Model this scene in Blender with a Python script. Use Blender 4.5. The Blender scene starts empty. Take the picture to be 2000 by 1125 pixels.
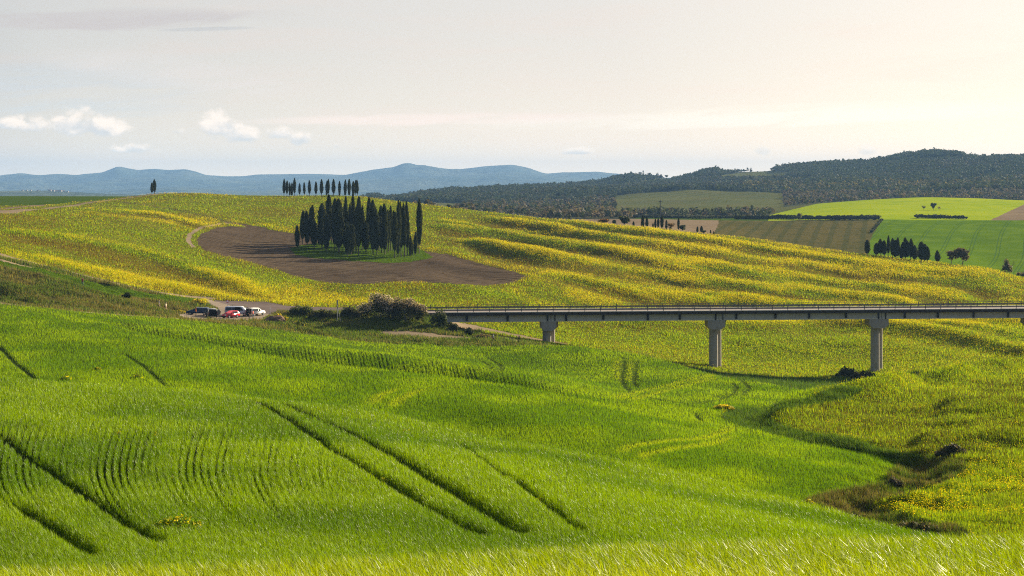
import bpy, bmesh, math, random
import numpy as np
from mathutils import Vector, Matrix

R = math.radians
S = bpy.context.scene
COL = S.collection
rng = np.random.default_rng(7)
random.seed(7)

# ------------------------------------------------------------------ camera
F = 3500.0           # focal length in pixels of the 2000 px wide photograph
HY = 365.0           # height of the horizon in it
cam_d = bpy.data.cameras.new('camera')
cam_d.sensor_width = 36.0
cam_d.lens = 36.0 * F / 2000.0
cam_d.shift_y = (HY - 562.5) / 2000.0
cam_d.clip_start = 0.5
cam_d.clip_end = 60000
cam = bpy.data.objects.new('camera', cam_d)
cam.location = (0, 0, 0)
cam.rotation_euler = (R(90), 0, 0)
COL.objects.link(cam)
S.camera = cam

# ------------------------------------------------------------------ light and sky
SUN_AZ, SUN_EL = R(43), R(20)        # azimuth measured from the view direction towards the right
SUNV = Vector((math.sin(SUN_AZ) * math.cos(SUN_EL), math.cos(SUN_AZ) * math.cos(SUN_EL), math.sin(SUN_EL)))
sd = bpy.data.lights.new('sun', 'SUN')
sd.energy = 5.0
sd.angle = R(0.6)
sd.color = (1.0, 0.85, 0.62)
sun = bpy.data.objects.new('sun', sd)
sun.rotation_euler = SUNV.to_track_quat('Z', 'Y').to_euler()
COL.objects.link(sun)

S.view_settings.view_transform = 'Standard'
S.view_settings.look = 'None'
S.view_settings.exposure = 1.3
S.view_settings.gamma = 1
S.render.engine = 'CYCLES'
S.cycles.max_bounces = 8
S.cycles.diffuse_bounces = 3
S.cycles.glossy_bounces = 2
S.cycles.transmission_bounces = 4
S.cycles.volume_bounces = 1
S.cycles.caustics_reflective = False
S.cycles.caustics_refractive = False
S.cycles.use_denoising = False
S.cycles.filter_width = 1.1

class NT:
    """small helper for node trees"""
    def __init__(s, tree):
        s.t = tree; tree.nodes.clear()
    def n(s, typ, _in=None, **kw):
        nd = s.t.nodes.new(typ)
        for k, v in kw.items(): setattr(nd, k, v)
        for k, v in (_in or {}).items(): s.set(nd.inputs[k], v)
        return nd
    def set(s, sock, v):
        if isinstance(v, bpy.types.NodeSocket): s.t.links.new(v, sock)
        elif isinstance(v, bpy.types.Node): s.t.links.new(v.outputs[0], sock)
        else: sock.default_value = v
    def math(s, op, a, b=0.0, c=0.0, clamp=False):
        nd = s.n('ShaderNodeMath', operation=op, use_clamp=clamp)
        s.set(nd.inputs[0], a); s.set(nd.inputs[1], b); s.set(nd.inputs[2], c)
        return nd.outputs[0]
    def mix(s, f, a, b, blend='MIX'):
        nd = s.n('ShaderNodeMix', data_type='RGBA', blend_type=blend)
        s.set(nd.inputs[0], f)
        for i, v in ((6, a), (7, b)):
            if isinstance(v, tuple) and len(v) == 3: v = v + (1,)
            s.set(nd.inputs[i], v)
        return nd.outputs[2]
    def ramp(s, f, pts, interp='LINEAR'):
        nd = s.n('ShaderNodeValToRGB'); s.set(nd.inputs[0], f)
        cr = nd.color_ramp; cr.interpolation = interp
        while len(cr.elements) < len(pts): cr.elements.new(0.5)
        for e, (p, c) in zip(cr.elements, pts):
            e.position = p; e.color = c if len(c) == 4 else tuple(c) + (1,)
        return nd.outputs[0]
    def smooth(s, v, a, b):
        nd = s.n('ShaderNodeMapRange', interpolation_type='SMOOTHSTEP')
        s.set(nd.inputs[0], v); nd.inputs[1].default_value = a; nd.inputs[2].default_value = b
        return nd.outputs[0]
    def noise(s, vec, scale, detail=4, rough=0.55, dist=0.0):
        nd = s.n('ShaderNodeTexNoise'); s.set(nd.inputs['Vector'], vec)
        nd.inputs['Scale'].default_value = scale; nd.inputs['Detail'].default_value = detail
        nd.inputs['Roughness'].default_value = rough; nd.inputs['Distortion'].default_value = dist
        return nd.outputs[0]

def build_world():
    w = bpy.data.worlds.new('World'); S.world = w; w.use_nodes = True
    g = NT(w.node_tree)
    out = g.n('ShaderNodeOutputWorld'); bg = g.n('ShaderNodeBackground')
    g.set(out.inputs[0], bg.outputs[0])
    sky = g.n('ShaderNodeTexSky', sky_type='NISHITA', sun_disc=False)
    sky.sun_elevation = SUN_EL; sky.sun_rotation = SUN_AZ
    sky.air_density = 1.0; sky.dust_density = 1.5; sky.ozone_density = 1.0
    tc = g.n('ShaderNodeTexCoord'); d = tc.outputs['Generated']
    sx = g.n('ShaderNodeSeparateXYZ'); g.set(sx.inputs[0], d)
    X, Y, Z = sx.outputs
    az = g.math('ARCTAN2', X, Y)             # radians to the right of +Y
    hor = g.math('SQRT', g.math('ADD', g.math('MULTIPLY', X, X), g.math('MULTIPLY', Y, Y)))
    el = g.math('ARCTAN2', Z, hor)
    # thin high cloud lit by the sun: a veil that grows brighter and warmer toward it
    dot = g.n('ShaderNodeVectorMath', operation='DOT_PRODUCT'); g.set(dot.inputs[0], d); dot.inputs[1].default_value = SUNV
    cs = dot.outputs['Value']
    veil = g.ramp(g.smooth(cs, -0.3, 1.0), [(0, (1.2, 1.6, 2.5)), (0.42, (1.9, 2.3, 3.0)), (0.60, (3.9, 3.95, 4.1)), (0.70, (5.5, 5.3, 5.1)), (0.90, (6.6, 6.1, 5.65)), (0.975, (8.0, 7.2, 6.3)), (1.0, (10, 8.6, 6.5))])
    cmb = g.n('ShaderNodeCombineXYZ'); g.set(cmb.inputs[0], g.math('MULTIPLY', az, 2.2)); g.set(cmb.inputs[1], g.math('MULTIPLY', el, 22.0))
    streak = g.noise(cmb.outputs[0], 2.3, 6, 0.55, 0.6)
    sheet = g.smooth(streak, 0.42, 0.66)
    cmb2 = g.n('ShaderNodeCombineXYZ'); g.set(cmb2.inputs[0], g.math('MULTIPLY', az, 5)); g.set(cmb2.inputs[1], g.math('ADD', g.math('MULTIPLY', el, 40.0), g.math('MULTIPLY', az, -4)))
    fine = g.noise(cmb2.outputs[0], 3.1, 6, 0.6, 1.0)
    sheet = g.math('MULTIPLY', sheet, g.smooth(fine, 0.25, 0.7))
    skyc = g.mix(0.88, sky.outputs[0], veil)
    warm = g.mix(1.0, veil, (1.08, 1.0, 0.955), 'MULTIPLY')
    skyc = g.mix(g.math('MULTIPLY', sheet, 0.55), skyc, warm)
    # long thin streaks of cloud: (u0, v0, half width, half height, slope, strength)
    vv = g.math('DIVIDE', Z, Y); uu = g.math('DIVIDE', X, Y)
    def band(px, py, hw, hh, slope, k, col, thr=(0.35, 0.65)):
        nonlocal skyc
        u0, v0 = (px - 1000) / F, (HY - py) / F
        du = g.math('SUBTRACT', uu, u0)
        dv = g.math('SUBTRACT', vv, g.math('ADD', v0, g.math('MULTIPLY', du, slope)))
        wob = g.math('MULTIPLY', g.math('SUBTRACT', fine, 0.5), hh / F * 1.4)
        dv = g.math('ADD', dv, wob)
        a = g.math('POWER', g.math('DIVIDE', du, hw / F), 2.0)
        b = g.math('POWER', g.math('DIVIDE', dv, hh / F), 2.0)
        m = g.math('SUBTRACT', 1.0, g.math('ADD', a, b), clamp=True)
        m = g.math('MULTIPLY', g.smooth(m, 0.0, 0.9), g.smooth(fine, *thr))
        front = g.smooth(Y, 0.0, 0.2)
        m = g.math('MULTIPLY', g.math('MULTIPLY', m, front), k)
        skyc = g.mix(m, skyc, col)
    band(200, 38, 420, 24, 0.02, 0.8, (5.0, 4.55, 4.45), (0.2, 0.6))
    band(400, 57, 110, 5, 0.03, 0.9, (4.3, 4.3, 4.4), (0.2, 0.6))
    band(880, 232, 460, 14, 0.01, 0.75, (7.4, 6.4, 6.0), (0.2, 0.6))
    band(1650, 222, 560, 26, 0.03, 0.7, (8.4, 7.9, 7.0), (0.2, 0.6))
    band(1250, 238, 420, 18, 0.02, 0.45, (7.3, 6.9, 6.4), (0.2, 0.6))
    band(90, 175, 380, 70, -0.05, 0.95, (4.7, 5.15, 5.6), (0.2, 0.8))
    band(330, 140, 300, 42, -0.12, 0.5, (6.3, 6.0, 5.9), (0.25, 0.7))
    # small cumulus near the horizon
    cv = g.n('ShaderNodeCombineXYZ'); g.set(cv.inputs[0], uu); g.set(cv.inputs[1], g.math('MULTIPLY', vv, 1.35))
    puff = g.noise(cv.outputs[0], 75, 6, 0.6, 0.3)
    lump = g.noise(cv.outputs[0], 30, 2, 0.5, 0.0)
    def cumulus(px, py, hw, hh, k=1.0):
        nonlocal skyc
        hw, hh = hw * 1.3, hh * 1.35
        u0, v0 = (px - 1000) / F, (HY - py) / F
        du = g.math('DIVIDE', g.math('SUBTRACT', uu, u0), hw / F)
        dv = g.math('DIVIDE', g.math('SUBTRACT', vv, v0), hh / F)
        dvb = g.math('MULTIPLY', g.math('MINIMUM', dv, 0.0), 1.7)      # flatter base
        dvt = g.math('MAXIMUM', dv, 0.0)
        dv2 = g.math('ADD', dvb, dvt)
        r = g.math('SQRT', g.math('ADD', g.math('MULTIPLY', du, du), g.math('MULTIPLY', dv2, dv2)))
        m = g.math('SUBTRACT', g.math('ADD', g.math('MULTIPLY', g.math('SUBTRACT', puff, 0.5), 1.9), g.math('MULTIPLY', g.math('SUBTRACT', lump, 0.5), 1.4)), g.math('SUBTRACT', r, 0.82))
        m = g.math('MULTIPLY', g.smooth(m, -0.08, 0.5), g.math('MULTIPLY', g.smooth(Y, 0.0, 0.2), k))
        shade = g.smooth(g.math('ADD', dv, g.math('ADD', g.math('MULTIPLY', du, 0.25), g.math('MULTIPLY', g.math('SUBTRACT', puff, 0.5), 2.6))), -0.5, 0.6)
        c = g.mix(shade, (4.7, 4.85, 5.2), (7.6, 6.95, 6.5))
        skyc = g.mix(m, skyc, c)
    for a in ((10, 243, 34, 15), (72, 248, 34, 20), (140, 248, 48, 30), (205, 252, 46, 22), (258, 291, 42, 13), (228, 293, 20, 9),
              (430, 252, 46, 26), (475, 268, 36, 20), (550, 262, 30, 20), (588, 272, 26, 15), (345, 258, 22, 10, .6), (1134, 297, 32, 9, .8),
              (1492, 294, 16, 12, .45), (1697, 295, 20, 13, .5), (658, 286, 10, 8, .4)):
        cumulus(*a)
    # the sky is brightest and palest low over the horizon
    low = g.math('POWER', 2.71828, g.math('DIVIDE', g.math('MAXIMUM', el, 0.0), -0.030))
    skyc = g.mix(low, skyc, g.mix(1.0, skyc, (2.4, 2.05, 1.45), 'MULTIPLY'))
    g.set(bg.inputs[0], skyc); bg.inputs[1].default_value = 0.052
build_world()

# ------------------------------------------------------------------ materials
def new_mat(name):
    m = bpy.data.materials.new(name); m.use_nodes = True
    g = NT(m.node_tree); out = g.n('ShaderNodeOutputMaterial')
    return m, g, out

def simple(name, col, rough=0.8, spec=0.2, metal=0.0, noise=None, bump=0.0):
    m, g, out = new_mat(name)
    p = g.n('ShaderNodeBsdfPrincipled')
    c = tuple(col) + (1,)
    if noise:
        sc, amt = noise
        tc = g.n('ShaderNodeTexCoord')
        nz = g.noise(tc.outputs['Object'], sc, 5, 0.6)
        c = g.mix(nz, tuple(v * (1 - amt) for v in col), tuple(min(1, v * (1 + amt)) for v in col))
        if bump:
            b = g.n('ShaderNodeBump'); g.set(b.inputs['Height'], nz); b.inputs['Strength'].default_value = bump
            g.set(p.inputs['Normal'], b.outputs[0])
    g.set(p.inputs['Base Color'], c)
    p.inputs['Roughness'].default_value = rough
    p.inputs['Metallic'].default_value = metal
    p.inputs['Specular IOR Level'].default_value = spec
    g.set(out.inputs[0], p.outputs[0])
    return m

def foliage(name, rough=0.5, spec=0.25, trans=0.45, tint=(1.15, 1.1, 0.5)):
    """leaf material: colour from the per-leaf attribute, part diffuse, part translucent"""
    m, g, out = new_mat(name)
    at = g.n('ShaderNodeAttribute', attribute_name='leaf')
    p = g.n('ShaderNodeBsdfPrincipled'); g.set(p.inputs['Base Color'], at.outputs['Color'])
    p.inputs['Roughness'].default_value = rough; p.inputs['Specular IOR Level'].default_value = spec
    t = g.n('ShaderNodeBsdfTranslucent'); g.set(t.inputs[0], g.mix(1.0, at.outputs['Color'], tint, 'MULTIPLY'))
    mx = g.n('ShaderNodeMixShader'); mx.inputs[0].default_value = trans
    g.set(mx.inputs[1], p.outputs[0]); g.set(mx.inputs[2], t.outputs[0])
    g.set(out.inputs[0], mx.outputs[0])
    return m

# ------------------------------------------------------------------ object helpers
def tag(o, label=None, cat=None, group=None, kind=None):
    if label: o['label'] = label
    if cat: o['category'] = cat
    if group: o['group'] = group
    if kind: o['kind'] = kind
    return o

def link(name, me, mats, parent=None):
    o = bpy.data.objects.new(name, me); COL.objects.link(o)
    for m in (mats if isinstance(mats, (list, tuple)) else [mats]): me.materials.append(m)
    if parent: o.parent = parent
    return o

def empty(name, loc, rz=0.0, scale=None):
    o = bpy.data.objects.new(name, None); COL.objects.link(o)
    o.location = loc; o.rotation_euler = (0, 0, rz); o.empty_display_size = 0.5
    if scale: o.scale = scale
    return o

def np_mesh(name, verts, faces, smooth=False, colors=None, normals=None):
    """verts (n,3); faces (m,k) with one k"""
    me = bpy.data.meshes.new(name)
    n, (m, k) = len(verts), faces.shape
    me.vertices.add(n); me.vertices.foreach_set('co', np.ascontiguousarray(verts, dtype=np.float32).ravel())
    me.loops.add(m * k); me.loops.foreach_set('vertex_index', np.ascontiguousarray(faces, dtype=np.int32).ravel())
    me.polygons.add(m); me.polygons.foreach_set('loop_start', np.arange(0, m * k, k, dtype=np.int32))
    me.polygons.foreach_set('use_smooth', np.full(m, smooth))
    if colors is not None:
        a = me.color_attributes.new('leaf', 'FLOAT_COLOR', 'POINT')
        c = np.ones((n, 4), dtype=np.float32); c[:, :3] = colors
        a.data.foreach_set('color', c.ravel())
    me.update(calc_edges=True)
    if normals is not None: me.normals_split_custom_set_from_vertices(normals)
    return me

# ------------------------------------------------------------------ noise
def vnoise(x, y, seed=0):
    xi = np.floor(x).astype(np.int64); yi = np.floor(y).astype(np.int64)
    fx = x - xi; fy = y - yi
    fx = fx * fx * (3 - 2 * fx); fy = fy * fy * (3 - 2 * fy)
    def h(a, b):
        n = (a * 374761393 + b * 668265263 + seed * 974711) & 0x7fffffff
        n = ((n ^ (n >> 13)) * 1274126177) & 0x7fffffff
        n = n ^ (n >> 16)
        return (n & 0xffff) / 65535.0
    return (h(xi, yi) * (1 - fx) + h(xi + 1, yi) * fx) * (1 - fy) + (h(xi, yi + 1) * (1 - fx) + h(xi + 1, yi + 1) * fx) * fy
def fbm(x, y, seed=0, octv=4, gain=0.5):
    s = 0; a = 1.0; t = 0
    for i in range(octv):
        s = s + a * vnoise(x * 2 ** i + 17.3 * i, y * 2 ** i - 9.1 * i, seed + i); t += a; a *= gain
    return s / t
def sstep(x, a, b):
    t = np.clip((x - a) / (b - a), 0, 1); return t * t * (3 - 2 * t)
# ------------------------------------------------------------------ terrain
# Each line below is a feature of the land (a crest, a dip, the foot of a slope): (bearing, drop, distance).
# bearing and drop are read in pixels of the 2000 px photograph, distance in metres from the camera.
CRB = [(0, 745, 125), (250, 757, 122), (450, 774, 118), (600, 787, 112), (710, 801, 108), (860, 834, 102), (1010, 864, 97), (1160, 891, 92), (1300, 925, 87), (1450, 963, 82), (1600, 997, 78), (1770, 1046, 73), (2000, 1105, 70), (2300, 1160, 68)]
LINES = [
 [(0, 2580, 3.0), (2000, 2580, 3.0)],
 [(0, 1175, 12), (2000, 1165, 12)],
 [(0, 1150, 20), (400, 1138, 20), (800, 1112, 20), (1200, 1088, 20), (1600, 1074, 20), (2000, 1068, 20)],
 [(0, 1175, 32), (1000, 1160, 32), (2000, 1150, 32)],
 [(0, 1125, 45), (1200, 1122, 45), (2000, 1128, 45)],
 [(0, 872, 72), (600, 888, 72), (1000, 932, 70), (1160, 960, 67), (1450, 1012, 62), (1770, 1068, 60), (2000, 1110, 58)],
 CRB,
 [(0, 779, 172), (450, 807, 168), (710, 836, 158), (1000, 905, 146), (1300, 1010, 118), (1600, 1095, 115), (2000, 1144, 110)],
 [(0, 754, 196), (200, 764, 194), (450, 788, 190), (710, 812, 186), (860, 844, 181), (1010, 874, 176), (1160, 901, 170), (1300, 934, 162), (1450, 968, 155), (1600, 1000, 149), (1700, 1035, 142), (1800, 1048, 138), (2000, 1040, 135)],
 [(0, 672, 236), (400, 711, 218), (700, 753, 206), (1000, 800, 191), (1200, 834, 187), (1400, 875, 182), (1600, 925, 167), (1700, 952, 160), (1800, 935, 166), (1900, 930, 166), (2000, 925, 166)],
 [(0, 603, 285), (60, 610, 280), (130, 621, 275), (200, 634, 268), (300, 655, 254), (400, 670, 245), (500, 688, 236), (600, 706, 228), (700, 714, 225), (850, 732, 218), (950, 748, 213), (1050, 765, 208), (1125, 780, 206), (1200, 793, 205), (1300, 810, 206), (1400, 822, 206), (1500, 838, 200), (1600, 868, 188), (1700, 885, 181), (1800, 872, 186), (2000, 855, 186)],
 [(0, 602, 291), (130, 620, 283), (200, 634, 276), (300, 657, 264), (400, 673, 255), (500, 692, 245), (600, 711, 237), (700, 719, 234), (850, 738, 227), (950, 755, 221), (1050, 772, 215), (1125, 784, 213), (1200, 794, 212), (1300, 796, 215), (1400, 802, 218), (1500, 812, 214), (1600, 832, 204), (1700, 838, 204), (1800, 826, 212), (2000, 806, 218)],
 [(0, 600, 298), (130, 616, 292), (200, 625, 288), (300, 642, 278), (400, 652, 271), (500, 668, 261), (600, 680, 254), (700, 688, 250), (850, 708, 242), (950, 726, 234), (1050, 744, 227), (1125, 764, 222), (1210, 783, 220), (1300, 782, 228), (1400, 788, 232), (1500, 796, 228), (1600, 800, 224), (1700, 785, 236), (1800, 766, 248), (1900, 752, 258), (2000, 745, 262)],
 [(0, 597, 305), (300, 634, 297), (400, 644, 296), (600, 675, 294), (700, 689, 296), (850, 705, 302), (1000, 715, 305), (1100, 722, 300), (1200, 740, 284), (1300, 752, 272), (1400, 763, 265), (1500, 772, 258), (1600, 781, 256), (1700, 766, 262), (1800, 747, 274), (2000, 719, 290)],
 [(0, 594, 312), (100, 602, 312), (200, 614, 312), (300, 620, 312), (400, 628, 312), (500, 638, 312), (600, 654, 312), (700, 668, 318), (850, 677, 325), (950, 676, 330), (1050, 674, 330), (1125, 677, 328), (1225, 690, 320), (1300, 705, 312), (1400, 732, 300), (1500, 750, 285), (1585, 772, 270), (1685, 759, 280), (1750, 742, 288), (1850, 728, 295), (1925, 715, 300), (2000, 701, 305), (2200, 670, 315)],
 [(0, 590, 330), (200, 606, 335), (400, 625, 340), (500, 634, 340), (600, 648, 342), (700, 660, 348), (850, 668, 350), (950, 670, 350), (1050, 677, 352), (1225, 700, 355), (1300, 718, 350), (1400, 742, 345), (1500, 755, 345), (1600, 760, 345), (1685, 763, 345), (1800, 757, 345), (2000, 750, 345)],
 [(0, 530, 365), (100, 545, 366), (200, 570, 368), (300, 597, 369), (350, 612, 370), (420, 619, 370), (520, 619, 371), (600, 645, 360), (700, 655, 358), (850, 660, 362), (950, 656, 374), (1072, 670, 386), (1225, 690, 388), (1397, 722, 388), (1500, 731, 388), (1600, 735, 388), (1712, 733, 388), (1850, 718, 388), (2000, 708, 388)],
 [(0, 505, 395), (100, 525, 395), (200, 550, 395), (300, 572, 395), (400, 598, 392), (500, 603, 388), (600, 607, 384), (700, 608, 384), (800, 609, 384), (850, 616, 388), (900, 636, 400), (1000, 652, 405), (1225, 680, 405), (1397, 705, 410), (1500, 712, 415), (1600, 712, 415), (1712, 712, 415), (1850, 698, 415), (2000, 680, 415)],
 [(0, 480, 430), (200, 525, 430), (300, 555, 430), (400, 578, 425), (500, 590, 425), (600, 592, 430), (700, 592, 430), (850, 598, 430), (1000, 622, 430), (1225, 645, 440), (1400, 660, 445), (1600, 668, 445), (1800, 664, 445), (2000, 650, 450)],
 [(0, 440, 500), (200, 470, 500), (300, 500, 490), (400, 520, 490), (500, 545, 480), (600, 550, 480), (850, 551, 480), (1000, 558, 480), (1225, 572, 500), (1400, 592, 510), (1600, 610, 510), (1800, 618, 505), (2000, 618, 500)],
 [(0, 418, 600), (200, 428, 600), (300, 440, 595), (400, 456, 590), (500, 480, 570), (600, 490, 560), (700, 497, 560), (850, 500, 560), (1000, 510, 570), (1225, 522, 580), (1400, 538, 580), (1600, 560, 575), (1800, 574, 565), (2000, 590, 545)],
 [(0, 408, 720), (200, 402, 720), (400, 411, 710), (600, 422, 700), (800, 435, 690), (1000, 457, 670), (1225, 478, 650), (1400, 494, 640), (1600, 517, 620), (1800, 540, 600), (2000, 566, 575)],
 [(0, 404, 820), (100, 401, 830), (180, 394, 840), (240, 387, 860), (310, 378, 880), (400, 377, 880), (450, 381, 880), (550, 382, 870), (640, 382, 860), (700, 385, 850), (760, 391, 840), (800, 396, 830), (900, 411, 790), (1000, 423, 760), (1125, 432, 735), (1250, 442, 710), (1375, 457, 690), (1500, 472, 675), (1625, 486, 655), (1700, 493, 645), (1825, 512, 630), (1900, 520, 622), (1937, 528, 618), (1975, 543, 612), (2000, 549, 610), (2200, 580, 600)],
 [(0, 397, 920), (200, 391, 940), (300, 388, 1000), (400, 400, 1000), (700, 405, 980), (1000, 445, 880), (1250, 468, 830), (1500, 500, 800), (1700, 520, 760), (1900, 550, 740), (2000, 575, 730)],
 [(0, 386, 1100), (250, 386, 1100), (400, 392, 1150), (700, 398, 1150), (850, 420, 1050), (1000, 434, 1000), (1250, 450, 950), (1400, 466, 930), (1500, 480, 920), (1700, 497, 880), (1850, 520, 840), (1950, 541, 820), (2000, 545, 820)],
 [(0, 383, 1300), (250, 383.5, 1300), (400, 388, 1400), (700, 392, 1400), (850, 408, 1250), (1000, 425, 1220), (1250, 428, 1150), (1400, 431, 1150), (1500, 432, 1150), (1700, 429, 1150), (1850, 431, 1150), (2000, 431, 1150)],
 [(0, 390, 1700), (400, 395, 1700), (700, 396, 1700), (850, 407, 1600), (1000, 419, 1500), (1250, 420, 1400), (1400, 420, 1400), (1520, 418, 1400), (1600, 408, 1420), (1700, 403, 1420), (1850, 402, 1420), (2000, 408, 1400)],
 [(0, 392, 2100), (400, 396, 2100), (700, 395, 2100), (850, 402, 2000), (1000, 407, 1850), (1250, 406, 1700), (1400, 404, 1700), (1510, 410, 1600), (1600, 398, 1620), (1700, 390, 1640), (1800, 385, 1650), (1900, 387, 1640), (2000, 392, 1600)],
 [(0, 392, 2500), (400, 394, 2500), (700, 392, 2400), (850, 396, 2300), (1000, 398, 2200), (1250, 393, 2100), (1400, 390, 2100), (1600, 397, 1950), (1700, 396, 1950), (1800, 395, 1950), (1900, 395, 1950), (2000, 394, 1950)],
 [(0, 389, 3300), (400, 391, 3300), (700, 389, 2900), (733, 386, 2900), (760, 390, 2900), (850, 384, 2800), (1000, 382, 2700), (1150, 376, 2700), (1300, 368, 2700), (1500, 366, 2600), (1650, 362, 2600), (1750, 366, 2500), (1850, 370, 2400), (2000, 370, 2300)],
 [(0, 385, 4300), (400, 388, 4300), (690, 398, 3300), (703, 389, 3300), (718, 384, 3300), (733, 383, 3300), (748, 386, 3300), (757, 393, 3300), (772, 392, 3300), (787, 388, 3350), (825, 379, 3400), (865, 377, 3500), (875, 370, 3500), (895, 373, 3500), (925, 372, 3500), (975, 366, 3550), (1000, 366, 3550), (1100, 362, 3500), (1175, 356, 3500), (1195, 349, 3500), (1225, 344, 3500), (1287, 348, 3500), (1325, 349, 3500), (1350, 343, 3500), (1375, 336, 3500), (1392, 331, 3500), (1405, 332, 3500), (1412, 338, 3500), (1462, 336, 3550), (1500, 335, 3600), (1535, 325, 3600), (1575, 323, 3600), (1625, 319, 3600), (1700, 317, 3550), (1750, 313, 3500), (1800, 307, 3450), (1825, 303, 3450), (1875, 308, 3400), (1890, 312, 3400), (1925, 315, 3350), (2000, 311, 3300), (2200, 305, 3300)],
 [(0, 375, 5600), (100, 374, 5600), (220, 379, 5600), (400, 382, 5600), (700, 390, 4600), (850, 382, 4600), (1000, 372, 4600), (2000, 335, 4500)],
 [(0, 386, 7500), (400, 386, 7500), (1000, 384, 6500), (2000, 370, 6500)],
 [(0, 376, 10000), (1000, 376, 10000), (2000, 376, 10000)],
 [(0, 362, 12500), (150, 360, 12500), (300, 356, 12500), (500, 360, 12500), (650, 360, 12500), (800, 352, 12500), (1000, 350, 12500), (1200, 358, 12500), (2000, 360, 12500)],
 [(-200, 350, 14500), (0, 346, 14500), (37, 344, 14500), (62, 347, 14500), (100, 346, 14500), (150, 342, 14500), (200, 337, 14500), (217, 330, 14500), (230, 324, 14500), (250, 328, 14500), (270, 332, 14500), (300, 330, 14500), (325, 332, 14500), (362, 330, 14500), (382, 334, 14500), (400, 341, 14500), (437, 344, 14500), (475, 344, 14500), (500, 341, 14500), (575, 340, 14500), (625, 340, 14500), (675, 342, 14500), (725, 337, 14500), (768, 332, 14500), (787, 321, 14500), (800, 319, 14500), (815, 324, 14500), (827, 322, 14500), (850, 327, 14500), (875, 332, 14500), (900, 330, 14500), (950, 324, 14500), (1000, 322, 14500), (1037, 329, 14500), (1067, 339, 14500), (1100, 336, 14500), (1162, 336, 14500), (1190, 341, 14500), (1300, 348, 14500), (2000, 350, 14500)],
 [(0, 372, 17000), (2000, 372, 17000)],
]
def Z_of(py, D): return -(np.asarray(py) - HY) / F * D
NC_IN, UIN, UOUT = 940, 0.31, 0.62
us = np.concatenate([np.linspace(-UOUT, -UIN, 60)[:-1], np.linspace(-UIN, UIN, NC_IN), np.linspace(UIN, UOUT, 60)[1:]])
PXC = us * F + 1000
def rows():
    segs = [(2.5, 12, 30), (12, 20, 70), (20, 45, 60), (45, 125, 330), (125, 150, 30), (150, 345, 420), (345, 460, 150), (460, 900, 260), (900, 1700, 130), (1700, 4000, 150), (4000, 17500, 110)]
    out = []
    for a, b, n in segs: out.append(np.geomspace(a, b, n, endpoint=False))
    return np.concatenate(out)
DR = rows()
NR, NCOL = len(DR), len(us)

def gsm(a, s):
    k = np.exp(-0.5 * (np.arange(-3 * s, 3 * s + 1) / s) ** 2); k /= k.sum()
    return np.convolve(np.pad(a, 3 * s, mode='edge'), k, mode='valid')
def line_at(L):
    L = np.array(L, float)
    py = np.interp(PXC, L[:, 0], L[:, 1]); D = np.interp(PXC, L[:, 0], L[:, 2])
    s = 2 if L[0, 2] > 3000 else 8
    return gsm(py, s), gsm(D, 10)
PY, DD = zip(*[line_at(L) for L in LINES])
PY, DD = np.array(PY), np.array(DD)
ZZ = Z_of(PY, DD)
def drop_after(k, dD, dz):
    # the ground falls away just behind a crest: one more line dD metres behind line k, dz metres lower
    global DD, ZZ
    d = np.minimum(DD[k] + dD, DD[k] + .6 * (DD[k + 1] - DD[k]))
    z = np.minimum(ZZ[k] - dz * (d - DD[k]) / dD, ZZ[k] + (ZZ[k + 1] - ZZ[k]) * 1.0 * 0 + 0)
    DD = np.insert(DD, k + 1, d, 0); ZZ = np.insert(ZZ, k + 1, z, 0)
KC, KR, KD, KF = 10, 12, 14, 22        # crest of the second hill, top of its short face, crest of the third, crest of the meadow hill
dzD = np.interp(PXC, [500, 900, 1150, 1650, 1800, 2100], [.5, 1.6, 2.8, 3.2, 3.6, 3.2])
drop_after(KD, 9.0, dzD); KF += 1
ZZ[KC + 1] -= np.interp(PXC, [180, 320, 1050, 1180], [0, 1.3, 1.3, 0])
drop_after(6, 9.0, 1.5 + 0 * PXC); KC += 1; KR += 1; KD += 1; KF += 1
def pchip(x, y, xq):
    h = np.diff(x); d = np.diff(y) / h
    m = np.zeros_like(y)
    w1 = 2 * h[1:] + h[:-1]; w2 = h[1:] + 2 * h[:-1]
    ok = d[:-1] * d[1:] > 0
    hm = np.where(ok, (w1 + w2) / (w1 / np.where(d[:-1] == 0, 1, d[:-1]) + w2 / np.where(d[1:] == 0, 1, d[1:])), 0)
    # soften: between harmonic and centred slope so slopes stay lively
    m[1:-1] = hm; m[0] = d[0]; m[-1] = d[-1]
    i = np.clip(np.searchsorted(x, xq) - 1, 0, len(x) - 2)
    t = (xq - x[i]) / h[i]; t = np.clip(t, 0, 1.0)
    return ((1 + 2 * t) * (1 - t) ** 2 * y[i] + t * (1 - t) ** 2 * h[i] * m[i] + t * t * (3 - 2 * t) * y[i + 1] + t * t * (t - 1) * h[i] * m[i + 1])
HG = np.empty((NR, NCOL))
for j in range(NCOL): HG[:, j] = pchip(DD[:, j], ZZ[:, j], DR)
UG, DG = np.meshgrid(us, DR)
XG = UG * DG
PXG = UG * F + 1000

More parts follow.
